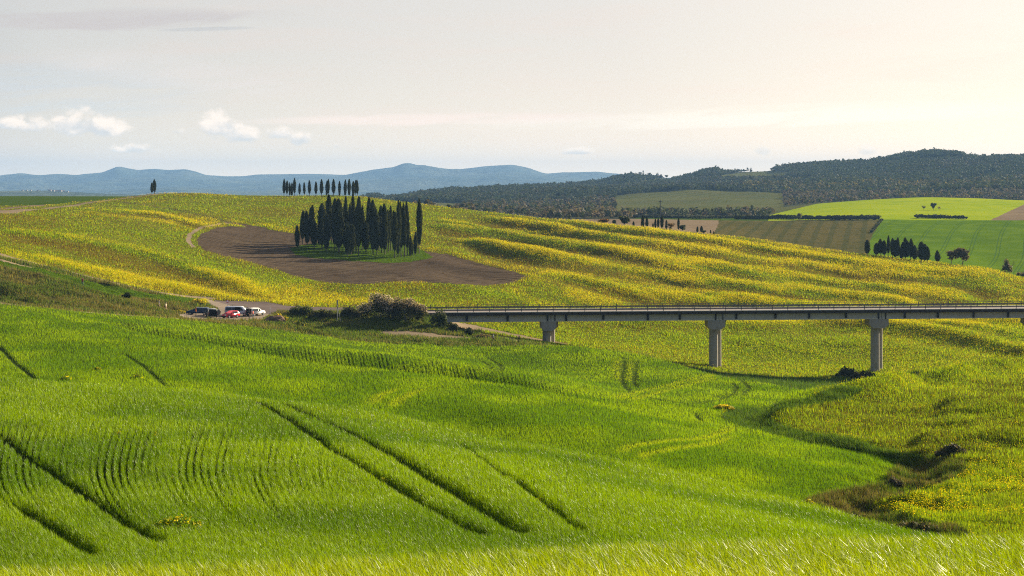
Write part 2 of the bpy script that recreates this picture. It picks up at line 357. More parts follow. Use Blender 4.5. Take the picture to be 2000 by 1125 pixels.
def col_of(px): return np.interp((np.asarray(px) - 1000) / F, us, np.arange(NCOL))
def H(x, y):
    """terrain height at world x, y"""
    u = x / y; c = np.interp(u, us, np.arange(NCOL)); r = np.interp(y, DR, np.arange(NR))
    c0 = np.minimum(np.floor(c).astype(int), NCOL - 2); r0 = np.minimum(np.floor(r).astype(int), NR - 2)
    fc, fr = c - c0, r - r0
    return (HG[r0, c0] * (1 - fc) + HG[r0, c0 + 1] * fc) * (1 - fr) + (HG[r0 + 1, c0] * (1 - fc) + HG[r0 + 1, c0 + 1] * fc) * fr
def dist_at(px, py, D0, D1):
    """distance where the ground between D0 and D1 on bearing px shows at drop py"""
    c = int(round(float(col_of(px))))
    sel = np.where((DR >= D0) & (DR <= D1))[0]
    ys = HY - HG[sel, c] / DR[sel] * F
    run = np.minimum.accumulate(ys)
    k = int(np.argmax(run <= py)) if (run <= py).any() else int(np.argmin(ys))
    if k > 0 and run[k] <= py:
        a, b = run[k - 1], run[k]; t = (a - py) / max(a - b, 1e-6)
        return float(DR[sel][k - 1] * (1 - t) + DR[sel][k] * t)
    return float(DR[sel][k])
def at(px, py, D0, D1):
    D = dist_at(px, py, D0, D1); x = (px - 1000) / F * D
    return Vector((x, D, float(H(np.array(x), np.array(D)))))
def line_ud(pts, D0, D1, sub=6):
    out = []
    for (a, b), (c, d) in zip(pts[:-1], pts[1:]):
        for k in range(sub):
            t = k / sub; px, py = a + (c - a) * t, b + (d - b) * t
            out.append(((px - 1000) / F, dist_at(px, py, D0, D1)))
    a, b = pts[-1]; out.append(((a - 1000) / F, dist_at(a, b, D0, D1)))
    return np.array(out)

# ridges and folds on the meadow hill beyond the bridge: polyline, height, width (m)
FOLDS = [
 ([(830, 442), (1000, 462), (1125, 480), (1250, 507), (1325, 521), (1500, 535), (1700, 555), (1900, 580)], 3.0, 17),
 ([(900, 470), (1000, 490), (1125, 505), (1250, 526), (1375, 545), (1500, 561), (1650, 578), (1800, 596)], 2.8, 15),
 ([(930, 425), (1075, 442), (1250, 474), (1375, 490), (1500, 512), (1700, 530), (1950, 556)], 3.0, 17),
 ([(1100, 434), (1250, 452), (1400, 474), (1600, 500), (1800, 527), (1930, 540)], 1.6, 12),
 ([(1040, 533), (1200, 557), (1330, 580), (1450, 592), (1600, 600), (1750, 606)], 2.4, 14),
 ([(840, 430), (950, 440), (1100, 452)], 1.2, 10),
 ([(1540, 628), (1700, 632), (1850, 652), (1950, 672), (2050, 700)], 1.8, 12),
 ([(1120, 628), (1300, 630), (1450, 634), (1600, 640)], 1.2, 10),
 ([(1800, 620), (1900, 640), (2000, 660)], 1.2, 10),
 ([(60, 500), (200, 528), (300, 552), (400, 572), (500, 588)], 1.2, 9),
 ([(0, 455), (150, 470), (300, 500), (420, 545), (520, 575)], 1.5, 14),
 ([(180, 415), (300, 420), (400, 440)], 1.3, 13),
]
add = np.zeros_like(HG); FOLDP = np.zeros_like(HG)
for pts, amp, w in FOLDS:
    L = line_ud(pts, 400 if amp < 3.5 else 350, 860)
    D = gsm(np.interp(us, L[:, 0], L[:, 1]), 12)
    inside = sstep(us, L[0, 0] - 0.004, L[0, 0] + 0.012) * (1 - sstep(us, L[-1, 0] - 0.012, L[-1, 0] + 0.01))
    d = (DG - D[None, :])
    w = w * .8; prof = np.exp(-(d / np.where(d < 0, w * 0.8, w * 1.4)) ** 2) - 0.5 * np.exp(-((d + 2.0 * w) / (w * 1.1)) ** 2)
    wob = 0.75 + 0.5 * fbm(XG / 40, DG / 40, 31, 2)
    add += amp * inside[None, :] * prof * wob
    FOLDP += inside[None, :] * (np.exp(-((d + 2) / (w * 0.62)) ** 2) - 0.55 * np.exp(-((d + 1.6 * w) / (w * 0.9)) ** 2)) * wob
inF = sstep(DG, 400, 425) * (1 - sstep(DG, 820, 900))
HG = HG + .68 * add * sstep(DG, 396, 412)
fine_f = fbm((XG * .8 + DG * .6) / 13, (XG * .6 - DG * .8) / 140, 27, 2) - .5
HG += fine_f * 1.9 * sstep(DG, 440, 500) * (1 - sstep(DG, 700, 800)) * sstep(PXG, 760, 900)
FOLDP += fine_f * .9 * sstep(DG, 440, 500) * sstep(PXG, 760, 900)
# broad folding and small lumps
HG += inF * ((fbm(XG / 45, DG / 70, 3, 3) - 0.5) * 3.0 + (fbm(XG / 12, DG / 16, 5, 3) - 0.5) * 0.9)
HG += sstep(DG, 40, 60) * (1 - sstep(DG, 118, 150)) * ((fbm(XG / 11, DG / 15, 11, 3) - 0.5) * 0.9 + (fbm(XG / 3, DG / 4, 13, 2) - 0.5) * 0.12)
HG += sstep(DG, 150, 180) * (1 - sstep(DG, 300, 345)) * ((fbm(XG / 22, DG / 30, 15, 3) - 0.5) * 1.3 + (fbm(XG / 6, DG / 8, 17, 2) - 0.5) * 0.18)
# the knoll on the right: folds of its own
knoll = sstep(PXG, 1560, 1720) * sstep(DG, 150, 175) * (1 - sstep(DG, 300, 330))
HG += knoll * (fbm(XG / 14, DG / 18, 16, 3) - 0.5) * 2.6
for pts, amp, w in [([(1500, 812), (1625, 787), (1712, 768), (1825, 748), (1912, 736), (2050, 716)], 2.2, 10), ([(1830, 790), (1930, 800), (2040, 790)], 1.3, 13), ([(1780, 870), (1900, 862), (2050, 850)], 1.3, 8)]:
    L = line_ud(pts, 150, 300)
    D = gsm(np.interp(us, L[:, 0], L[:, 1]), 10)
    ins = sstep(us, L[0, 0] - 0.004, L[0, 0] + 0.012)
    HG += amp * ins[None, :] * np.exp(-((DG - D[None, :]) / w) ** 2)
# scrubby bank on the left, below the farm road
bank = sstep(DG, 330, 338) * (1 - sstep(DG, 385, 398)) * (1 - sstep(PXG, 330, 420))
HG += bank * (fbm(XG / 7, DG / 7, 23, 3) - 0.5) * 2.2
terr = sstep(DG, 318, 326) * (1 - sstep(DG, 350, 362)) * sstep(PXG, 430, 560) * (1 - sstep(PXG, 980, 1100))
HG += terr * (fbm(XG / 9, DG / 4, 25, 3) - 0.5) * 1.6
# far land
HG += sstep(DG, 1750, 2300) * (1 - sstep(DG, 3300, 3500)) * (fbm(XG / 260, DG / 300, 41, 4) - 0.5) * 26 * sstep(PXG, 700, 900)
HG += sstep(DG, 8500, 10500) * (1 - sstep(DG, 14000, 14500)) * (fbm(XG / 900, DG / 900, 47, 5) - 0.5) * 130
HG += sstep(DG, 14000, 14500) * (fbm(XG / 260, DG / 260, 49, 4) - 0.5) * 10
HG += sstep(DG, 5000, 5500) * (1 - sstep(DG, 6500, 7200)) * (fbm(XG / 300, DG / 300, 51, 4) - 0.5) * 14

# ---- grooves: wheel tracks, seed rows, ditch
def dist_polyline(L, X, Y):
    best = np.full(X.shape, 1e9)
    P = np.stack([L[:, 0] * L[:, 1], L[:, 1]], 1)
    for a, b in zip(P[:-1], P[1:]):
        v = b - a; l2 = max(v @ v, 1e-9)
        t = np.clip(((X - a[0]) * v[0] + (Y - a[1]) * v[1]) / l2, 0, 1)
        best = np.minimum(best, np.hypot(X - a[0] - t * v[0], Y - a[1] - t * v[1]))
    return best
GAP = np.zeros_like(HG)         # 1 where nothing grows (wheel tracks)
PALE = np.zeros_like(HG)        # 1 where the crop is pressed and yellowed
def groove(pts, D0, D1, w, depth, gap=1.0, pale=0.0, sub=5):
    L = line_ud(pts, D0, D1, sub)
    r = np.where((DR > L[:, 1].min() - 4 * w - 2) & (DR < L[:, 1].max() + 4 * w + 2))[0]
    c = np.where((us > L[:, 0].min() - 4 * w / D0) & (us < L[:, 0].max() + 4 * w / D0))[0]
    if len(r) == 0 or len(c) == 0: return
    sl = np.ix_(r, c)
    d = dist_polyline(L, XG[sl], DG[sl]) + (fbm(XG[sl] * 1.3, DG[sl] * 1.3, 61, 2) - 0.5) * w * 0.8
    m = np.exp(-(d / w) ** 2)
    for q in (0, -1):
        m = m * sstep(np.hypot(XG[sl] - L[q, 0] * L[q, 1], DG[sl] - L[q, 1]), 0, 6 * w + .01 * D0)
    HG[sl] -= depth * m
    GAP[sl] = np.maximum(GAP[sl], gap * m); PALE[sl] = np.maximum(PALE[sl], pale * m)
TR = [([(492, 781), (520, 794), (560, 816), (600, 842), (650, 879), (740, 933), (830, 990), (965, 1060)], .27), ([(540, 783), (584, 801), (680, 843), (770, 891), (860, 948), (950, 1002), (1045, 1058)], .32),
      ([(0, 849), (60, 897), (120, 936), (192, 984), (270, 1041), (330, 1075)], .24), ([(24, 984), (75, 1014), (126, 1050), (200, 1100)], .24),
      ([(1000, 935), (1050, 975), (1110, 1020), (1150, 1050)], .16), ([(895, 868), (930, 890), (975, 922), (1010, 948)], .12)]
for pts, w in TR: groove(pts, 46, 124, w, 0.22, 1.0)
groove([(-40, 655), (0, 680), (30, 710), (75, 745)], 155, 290, .4, 0.2); groove([(240, 690), (280, 716), (330, 760)], 155, 290, .3, .15, .8)
for pts in ([(1221, 697), (1217, 722), (1214, 745), (1222, 758), (1234, 768)], [(1243, 702), (1240, 725), (1237, 748), (1246, 760)], [(930, 700), (958, 716), (962, 728)], [(945, 696), (975, 712), (982, 730)],
            [(1262, 775), (1300, 784), (1350, 789), (1400, 784), (1430, 770), (1438, 758), (1428, 745)], [(1300, 770), (1400, 778), (1450, 772), (1462, 758), (1448, 742)]):
    groove(pts, 215, 335, .5, .16, .8, .3)
for pts in ([(1200, 781), (1235, 768), (1290, 757), (1350, 742), (1395, 732)], [(1225, 784), (1265, 773), (1330, 755), (1400, 738)], [(1205, 700), (1208, 745)], [(1232, 703), (1232, 750)]):
    groove(pts, 215, 335, .75, .04, .0, 1.6)
for pts in ([(760, 802), (780, 782), (815, 765), (850, 758)], [(720, 795), (745, 772), (790, 758)], [(1208, 892), (1225, 875), (1290, 864), (1370, 858), (1415, 845), (1430, 832)], [(1250, 905), (1262, 888), (1320, 878), (1390, 868), (1432, 852)],):
    groove(pts, 148, 240, .6, .04, .0, 1.6)
groove([(1357, 805), (1362, 815), (1375, 826)], 148, 235, .35, .2, 1.0)
# seed rows that show on the near hill and on the short face of the far crop bank
PYG = HY - HG / DG * F
m = sstep(PYG, 800, 850) * (1 - sstep(PYG, 1000, 1060)) * (1 - sstep(PXG, 560, 700)) * sstep(DG, 44, 47) * (1 - sstep(DG, 105, 120))
ph = (PXG - 0.0022 * np.maximum(PYG - 915, 0) ** 2 * 2.2 - 0.0024 * np.minimum(PYG - 930, 0) ** 2) / 14.5
rowi = np.floor(ph); amp = vnoise(rowi * 0.6 + 0.5, PYG / 110, 71)
ROW = m * (0.5 + 0.5 * np.cos(2 * np.pi * ph)) ** 2 * (0.25 + 0.75 * sstep(amp, 0.2, 0.75))
m2 = sstep(DG, 205, 208) * (DG > DD[KC][None, :]) * (DG < DD[KR][None, :] + 1.0) * sstep(PXG, 190, 260) * (1 - sstep(PXG, 1190, 1260))
ph2 = (PXG - (PYG - 650) * 0.25) / 7.6 + fbm(PXG / 80, PXG * 0, 72, 2) * 2
amp2 = vnoise(np.floor(ph2) * 2.3, PYG * 0 + 3.3, 73)
ROW2 = m2 * (0.5 + 0.5 * np.cos(2 * np.pi * ph2)) ** 2 * (0.35 + 0.65 * sstep(amp2, 0.3, 0.9))
GAP = np.maximum(GAP, np.maximum(ROW * 0.95, ROW2 * 0.85)); HG -= ROW * 0.12 + ROW2 * 0.12
# gully on the right, and the creek above it
def ditch(pts, D0, D1, w, depth):
    L = line_ud(pts, D0, D1, 5)
    r = np.where((DR > L[:, 1].min() - 20) & (DR < L[:, 1].max() + 20))[0]; c = np.where((us > L[:, 0].min() - .06) & (us < L[:, 0].max() + .06))[0]
    sl = np.ix_(r, c)
    d = dist_polyline(L, XG[sl], DG[sl]) * (0.6 + 0.8 * fbm(XG[sl] / 3, DG[sl] / 3, 81, 3))
    HG[sl] -= depth * np.exp(-(d / w) ** 2)
    return sl, d
ditch([(1640, 1005), (1690, 978), (1740, 955), (1790, 935), (1800, 915), (1775, 900), (1750, 893)], 130, 200, 2.0, .9)
ditch([(1745, 893), (1640, 868), (1530, 845), (1470, 822), (1450, 805), (1500, 792), (1590, 775)], 150, 280, 2.0, 0.45)
gul = np.exp(-(((PXG - 1770) / 120) ** 2 + ((DG - 158) / 16) ** 2))
HG += gul * (fbm(XG / 2.2, DG / 3.0, 83, 3) - 0.5) * 2.2
PYG = HY - HG / DG * F
# ------------------------------------------------------------------ land cover
PXJ = PXG + (fbm(XG / 5, DG / 6, 95, 3) - .5) * 9 * np.minimum(1, 300 / DG) ; PYJ = PYG + (fbm(XG / 4, DG / 7, 97, 3) - .5) * 3.0 * np.minimum(1, 500 / DG)
def inpoly(pts, X=None, Y=None):
    X = PXJ if X is None else X; Y = PYJ if Y is None else Y
    P = np.array(pts, float); res = np.zeros(X.shape, bool)
    x0, y0, x1, y1 = P[:, 0].min(), P[:, 1].min(), P[:, 0].max(), P[:, 1].max()
    box = (X >= x0) & (X <= x1) & (Y >= y0) & (Y <= y1)
    xs, ys = X[box], Y[box]; r = np.zeros(xs.shape, bool)
    j = len(P) - 1
    for i in range(len(P)):
        xi, yi = P[i]; xj, yj = P[j]
        if yi != yj:
            c = ((yi > ys) != (yj > ys)) & (xs < (xj - xi) * (ys - yi) / (yj - yi) + xi); r ^= c
        j = i
    res[box] = r
    return res
WHEAT, MEADOW, SOIL, ROUGH, DIRT, ROAD, KNOLL, CREEK_SHADE, GULLY, WOOD, VINE, FARGREEN, FARFIELD, BROWN, OLIVE, MOUNT, STRIP, GRAVEL = range(18)
CL = np.full(HG.shape, WHEAT, np.int8)
Dcrest = DD[KD][None, :]; Fcrest = DD[KF][None, :]
edge = (fbm(XG / 3, DG / 3, 91, 3) - 0.5)
wheat_poly = [(-9000, 9000), (1560, 9000), (1567, 984), (1592, 972), (1730, 948), (1736, 924), (1763, 906), (1730, 893), (1655, 882), (1550, 861), (1490, 846), (1439, 834), (1405, 815), (1412, 801), (1500, 797), (1560, 786), (1586, 777), (1590, 765), (1590, 300), (-9000, 300)]
CL[(DG > 128) & ~inpoly(wheat_poly)] = KNOLL
b = (DG > 128) & (DG < 345)
CL[b & inpoly([(1405, 815), (1439, 834), (1490, 846), (1550, 861), (1655, 882), (1730, 893), (1763, 906), (1800, 912), (1830, 915), (1790, 893), (1720, 884), (1660, 862), (1575, 846), (1520, 835), (1500, 822), (1520, 808), (1570, 798), (1640, 788), (1690, 763), (1640, 756), (1586, 777), (1500, 797), (1430, 800)])] = CREEK_SHADE
CL[b & inpoly([(1567, 984), (1592, 972), (1730, 948), (1736, 924), (1763, 906), (1830, 897), (1880, 902), (1890, 925), (1850, 948), (1790, 965), (1720, 985), (1690, 1000), (1760, 1012), (1860, 1030), (1890, 1045), (1880, 1100), (1560, 1100)])] = GULLY
CL[DG > Dcrest + edge * 2] = ROUGH
CL[(DG > Dcrest) & (PXG > 1140) & (DG > 345 + edge * 6)] = MEADOW
CL[(DG > 372 + edge * 5) & (PXG > 940)] = MEADOW
CL[DG > 399 + edge * 2] = MEADOW
CL[(DG > Dcrest) & (PXG > 1100) & (DG < 400) & (DG < 378 + edge * 8) & (DG > 352)] = ROUGH
CL[(DG > Dcrest + 5) & (DG > 335) & (DG < 381 + edge * 8) & (PXG > 1235) & (PXG < 1790) & (PYG > 720 - np.maximum(0, 1400 - PXG) * .22)] = CREEK_SHADE  # dark creek ground used here as painted shade, widening the bridge shadow
b = (DG > 318) & (DG < 470)
CL[b & inpoly([(-900, 400), (0, 508), (100, 530), (200, 556), (300, 575), (395, 584), (385, 594), (340, 591), (280, 585), (220, 577), (166, 563), (120, 547), (60, 535), (0, 521), (-900, 480)])] = STRIP
def paint(pts, D0, D1, w, cls, sub=5):
    L = line_ud(pts, D0, D1, sub)
    r = np.where((DR > L[:, 1].min() - 3 * w - 3) & (DR < L[:, 1].max() + 3 * w + 3))[0]
    c = np.where((us > L[:, 0].min() - 3 * w / D0) & (us < L[:, 0].max() + 3 * w / D0))[0]
    sl = np.ix_(r, c)
    d = dist_polyline(L, XG[sl], DG[sl]) + (fbm(XG[sl], DG[sl], 93, 3) - 0.5) * w * 0.7
    k = CL[sl]; k[d < w] = cls; CL[sl] = k
    return L
paint([(-300, 430), (0, 498), (50, 510), (100, 521), (150, 535), (220, 552), (300, 570), (360, 578), (405, 583)], 380, 470, 1.9, DIRT)
paint([(-200, 470), (0, 508), (40, 518), (62, 523)], 380, 470, 0.8, DIRT)
paint([(-300, 580), (0, 592), (60, 600), (120, 607), (200, 612), (250, 616)], 318, 345, 1.5, DIRT)
paint([(250, 616), (330, 622), (400, 627), (505, 634)], 322, 360, 3.2, DIRT)
paint([(774, 653), (810, 655), (850, 657), (905, 660)], 330, 372, 3.0, DIRT)
paint([(886, 636), (930, 640), (980, 650), (1030, 660), (1080, 668)], 365, 420, 3.4, DIRT)
paint([(950, 652), (985, 658), (1015, 666)], 340, 400, 1.5, DIRT)
b = (DG > 340) & (DG < 420)
CL[b & inpoly([(345, 614), (420, 605), (520, 604), (530, 616), (505, 626), (360, 624)])] = GRAVEL
CL[b & inpoly([(380, 575), (430, 578), (480, 584), (530, 592), (560, 597), (650, 601), (690, 601), (690, 610), (640, 608), (540, 608), (525, 614), (508, 612), (500, 607), (450, 597), (425, 590), (400, 583)])] = ROAD
CL[b & inpoly([(400, 584), (425, 590), (450, 597), (490, 606), (430, 606), (412, 596)])] = GRAVEL
b = (DG > 430) & (DG < 760)
ploughed = [(383, 478), (385, 465), (395, 455), (420, 446), (450, 442), (500, 446), (577, 457), (700, 468), (822, 490), (875, 498), (950, 519), (1000, 530), (1029, 541), (1002, 554), (950, 558), (900, 556), (775, 551), (700, 556), (620, 551), (575, 540), (537, 527), (500, 516), (440, 501), (400, 490)]
CL[b & inpoly(ploughed)] = SOIL
CL[b & inpoly([(563, 487), (582, 481), (640, 470), (720, 468), (800, 478), (826, 491), (846, 503), (800, 512), (750, 514), (675, 509), (612, 505), (575, 497)])] = STRIP
paint([(450, 436), (430, 437), (390, 445), (369, 459), (366, 470), (376, 483)], 470, 760, .75, DIRT)
paint([(450, 436), (480, 441), (505, 446)], 470, 760, 3.0, SOIL)
paint([(237, 395), (275, 400), (350, 412), (400, 422), (450, 435)], 560, 800, 1.4, ROUGH)
paint([(-200, 430), (0, 415), (20, 412), (45, 409.5)], 560, 880, 5.5, DIRT); paint([(88, 408), (140, 402), (180, 395), (240, 388), (306, 379)], 620, 900, 3.2, DIRT)
paint([(100, 399), (140, 393.5), (190, 387)], 860, 1100, 3.0, BROWN); paint([(0, 409), (40, 404), (90, 400)], 700, 1000, 3.0, BROWN)
# beyond the crest
far = DG > Fcrest + 25
CL[far] = FARFIELD
CL[far & (PXG < 900)] = STRIP
b = far & (DG < 1160) & (PXG > 1000)
CL[b & (PXG < 1440)] = BROWN
CL[b & inpoly([(1404, 428), (1722, 429), (1703, 460), (1690, 560), (1300, 560), (1385, 465), (1398, 448)])] = VINE
CL[b & (PXG >= 1690) & inpoly([(1722, 429), (2600, 429), (2600, 700), (1680, 700), (1694, 480), (1703, 460)])] = FARGREEN
CL[(DG >= 1160) & (DG < 1300) & (PXG > 1000) & (PXG < 1500)] = STRIP
b = (DG >= 1150)
CL[b & (DG < 2250) & (PXG > 800) & (PXG < 1240)] = WOOD
CL[b & (DG < 2250) & (DG > 1300) & (PXG >= 1200) & (PXG < 1650)] = OLIVE
CL[b & (DG < 1420) & (DG > 1300) & (PXG >= 1150) & (PXG < 1530)] = WOOD
CL[b & (DG < 1700) & inpoly([(1500, 421), (1540, 411), (1600, 397), (1700, 388), (1800, 380), (1900, 382), (2700, 385), (2700, 434), (1724, 433), (1500, 428)])] = FARFIELD
CL[b & (DG < 1700) & inpoly([(1930, 432), (1965, 415), (2000, 399), (2700, 300), (2700, 432)])] = BROWN
CL[(DG > 1660) & (PXG > 1530)] = WOOD
CL[(DG > 2250) & (PXG > 740)] = WOOD
CL[(DG > 1500) & (DG < 2250) & (PXG <= 900)] = OLIVE
CL[(DG > 2500) & (PXG > 690) & (PXG < 760)] = WOOD
CL[(DG > 2000) & (PXG <= 690)] = MOUNT
b = (DG > 2200) & (DG < 3700)
for cls, p in [(FARFIELD, [(1120, 356), (1150, 351), (1176, 350), (1181, 353), (1135, 359)]), (OLIVE, [(1180, 363), (1250, 355), (1322, 345), (1326, 351), (1250, 361), (1188, 368)]),
               (OLIVE, [(1350, 352), (1400, 344), (1450, 337), (1500, 333), (1540, 338), (1548, 348), (1480, 352), (1410, 351)]), (BROWN, [(1540, 350), (1580, 345), (1592, 350), (1548, 356)]),
               (OLIVE, [(1768, 383), (1800, 371), (1850, 360), (1860, 364), (1822, 378), (1792, 386)]), (OLIVE, [(1865, 353), (1920, 341), (1955, 335), (1942, 343), (1882, 357)]),
               (OLIVE, [(1755, 313), (1870, 307), (1888, 311), (1800, 316)]), (OLIVE, [(1075, 388), (1100, 385), (1098, 392), (1075, 394)]), (OLIVE, [(1410, 330), (1462, 329), (1465, 333), (1412, 336)])]:
    CL[b & inpoly(p)] = cls
CL[DG > 4300] = MOUNT

def ground_mat(name, cols, scales=(0.05, 0.6, 6), bump=0.3, bsc=3.0, rough=0.95, rows=None, extra=None, sheen=0.0):
    m, g, out = new_mat(name)
    tc = g.n('ShaderNodeTexCoord'); v = tc.outputs['Object']
    a = g.noise(v, scales[0], 3, 0.5); b = g.noise(v, scales[1], 4, 0.6); c = g.noise(v, scales[2], 5, 0.7)
    col = g.mix(g.smooth(a, 0.35, 0.65), cols[0], cols[1])
    col = g.mix(g.math('MULTIPLY', g.smooth(b, 0.45, 0.7), 0.8), col, cols[2])
    col = g.mix(g.math('MULTIPLY', g.smooth(c, 0.5, 0.75), 0.6), col, cols[3])
    if extra: col = extra(g, v, col)
    p = g.n('ShaderNodeBsdfPrincipled'); g.set(p.inputs['Base Color'], col); p.inputs['Roughness'].default_value = rough
    p.inputs['Specular IOR Level'].default_value = 0.0
    bp = g.n('ShaderNodeBump'); bp.inputs['Strength'].default_value = bump; bp.inputs['Distance'].default_value = 1.0 / bsc * 0.4
    g.set(bp.inputs['Height'], g.noise(v, bsc, 6, 0.7)); g.set(p.inputs['Normal'], bp.outputs[0])
    g.set(out.inputs[0], p.outputs[0])
    return m
def stripes(direction, period, c, k=0.6, wobble=1.0, thr=(0.35, 0.6)):
    def f(g, v, col):
        dp = g.n('ShaderNodeVectorMath', operation='DOT_PRODUCT'); g.set(dp.inputs[0], v); dp.inputs[1].default_value = (direction[0], direction[1], 0)
        wv = g.math('ADD', g.math('DIVIDE', dp.outputs['Value'], period / (2 * math.pi)), g.math('MULTIPLY', g.noise(v, 0.02, 2), wobble * 8))
        s = g.smooth(g.math('SINE', wv), *thr)
        return g.mix(g.math('MULTIPLY', s, k), col, c)
    return f
def tramlines(g, v, col):
    dp = g.n('ShaderNodeVectorMath', operation='DOT_PRODUCT'); g.set(dp.inputs[0], v); dp.inputs[1].default_value = (0.953, -0.301, 0)
    x = g.math('ADD', dp.outputs['Value'], g.math('MULTIPLY', g.noise(v, 0.004, 1), 14))
    f = g.math('FRACT', g.math('DIVIDE', x, 14.0))
    l1 = g.math('LESS_THAN', g.math('ABSOLUTE', g.math('SUBTRACT', f, 0.45)), 0.022)
    l2 = g.math('LESS_THAN', g.math('ABSOLUTE', g.math('SUBTRACT', f, 0.57)), 0.022)
    return g.mix(g.math('MULTIPLY', g.math('MAXIMUM', l1, l2), 0.6), col, (0.04, 0.09, 0.02))
GM = {
 WHEAT: ('wheat_field', ground_mat('wheat_ground', [(.035, .06, .008), (.05, .08, .010), (.04, .045, .012), (.045, .08, .012)], (0.04, 0.5, 5), .6, 6)),
 MEADOW: ('flower_meadow', ground_mat('meadow_ground', [(.13, .125, .012), (.09, .10, .012), (.13, .095, .02), (.06, .07, .012)], (0.02, 0.12, 1.2), .7, 2)),
 SOIL: ('ploughed_field', ground_mat('ploughed_soil', [(.112, .084, .056), (.088, .066, .045), (.058, .044, .031), (.165, .128, .088)], (0.03, 0.25, 2.0), 1.0, 1.6, extra=stripes((.35, .94), 3.2, (.042, .029, .019), .7, 1.2))),
 ROUGH: ('rough_grass', ground_mat('rough_grass_ground', [(.09, .10, .025), (.13, .11, .04), (.05, .06, .02), (.16, .13, .06)], (0.06, 0.4, 2.5), .9, 2)),
 DIRT: ('dirt_track', ground_mat('track_dirt', [(.24, .185, .125), (.20, .155, .105), (.15, .12, .07), (.30, .24, .18)], (0.1, 0.5, 4), .5, 4)),
 ROAD: ('road', ground_mat('road_asphalt', [(.13, .105, .095), (.15, .12, .11), (.11, .09, .08), (.17, .14, .12)], (0.1, 0.6, 8), .2, 8)),
 KNOLL: ('pasture', ground_mat('pasture_ground', [(.07, .085, .012), (.05, .07, .01), (.08, .07, .02), (.035, .05, .01)], (0.05, 0.35, 3), .8, 4)),
 CREEK_SHADE: ('creek_bed_and_shade', ground_mat('creek_and_shade_grass', [(.035, .06, .012), (.04, .065, .012), (.025, .04, .01), (.06, .08, .02)], (0.15, 0.8, 4), 1.0, 3)),
 GULLY: ('gully', ground_mat('gully_earth', [(.14, .12, .05), (.09, .10, .03), (.05, .055, .02), (.22, .17, .10)], (0.15, 0.6, 3), 1.0, 2)),
 WOOD: ('wooded_hills', ground_mat('wood_floor', [(.055, .065, .03), (.07, .07, .04), (.04, .05, .025), (.09, .08, .05)], (0.006, 0.03, 0.2), .6, .15)),
 VINE: ('vineyard', ground_mat('vineyard_ground', [(.10, .085, .024), (.08, .074, .022), (.055, .06, .02), (.14, .11, .034)], (0.012, 0.08, 0.5), .8, .4, extra=stripes((.98, -.2), 9, (.045, .055, .016), .5, .2))),
 FARGREEN: ('green_field', ground_mat('green_field_crop', [(.09, .16, .003), (.072, .135, .003), (.12, .19, .004), (.06, .115, .003)], (0.01, 0.06, 0.5), .3, .5, extra=tramlines)),
 FARFIELD: ('bright_field', ground_mat('bright_field_crop', [(.23, .30, .003), (.28, .33, .004), (.16, .25, .003), (.24, .31, .004)], (0.008, 0.05, 0.4), .3, .5)),
 BROWN: ('brown_field', ground_mat('brown_field_soil', [(.17, .125, .08), (.20, .15, .092), (.14, .105, .07), (.22, .165, .10)], (0.01, 0.06, 0.5), .4, .5)),
 OLIVE: ('olive_grove_field', ground_mat('olive_ground', [(.105, .11, .028), (.085, .095, .026), (.12, .105, .036), (.068, .078, .026)], (0.006, 0.04, 0.3), .5, .3, extra=stripes((.9, .43), 14, (.04, .055, .02), .5, .2))),
 MOUNT: ('mountains', ground_mat('mountain_cover', [(.06, .09, .07), (.10, .12, .08), (.025, .045, .04), (.20, .19, .13)], (0.0012, 0.004, 0.02), .8, .004)),
 STRIP: ('grass_strip', ground_mat('short_grass', [(.05, .085, .006), (.04, .075, .006), (.07, .09, .01), (.035, .06, .006)], (0.02, 0.2, 1.5), .5, 2)),
 GRAVEL: ('gravel_lay_by', ground_mat('gravel', [(.27, .22, .17), (.23, .19, .15), (.20, .16, .11), (.33, .27, .22)], (0.1, 0.6, 4), .5, 4)),
}
VX = np.stack([XG, DG, HG], -1).reshape(-1, 3)
# vertex normals of the whole sheet, so the pieces meet without a seam
dXc = np.gradient(XG, axis=1); dZc = np.gradient(HG, axis=1)
dXr = np.gradient(XG, axis=0); dYr = np.gradient(DG, axis=0); dZr = np.gradient(HG, axis=0)
N = np.stack([-dZc * dYr, dXr * dZc - dXc * dZr, dXc * dYr], -1)
N /= np.linalg.norm(N, axis=-1, keepdims=True)
NV = N.reshape(-1, 3)
idx = np.arange(NR * NCOL).reshape(NR, NCOL)
Q = np.stack([idx[:-1, :-1], idx[:-1, 1:], idx[1:, 1:], idx[1:, :-1]], -1).reshape(-1, 4)
FC = CL[:-1, :-1].reshape(-1)
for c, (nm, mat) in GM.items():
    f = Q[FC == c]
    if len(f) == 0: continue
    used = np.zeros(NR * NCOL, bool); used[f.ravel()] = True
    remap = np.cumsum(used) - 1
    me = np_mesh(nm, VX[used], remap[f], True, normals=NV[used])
    tag(link(nm, me, mat), kind='structure')

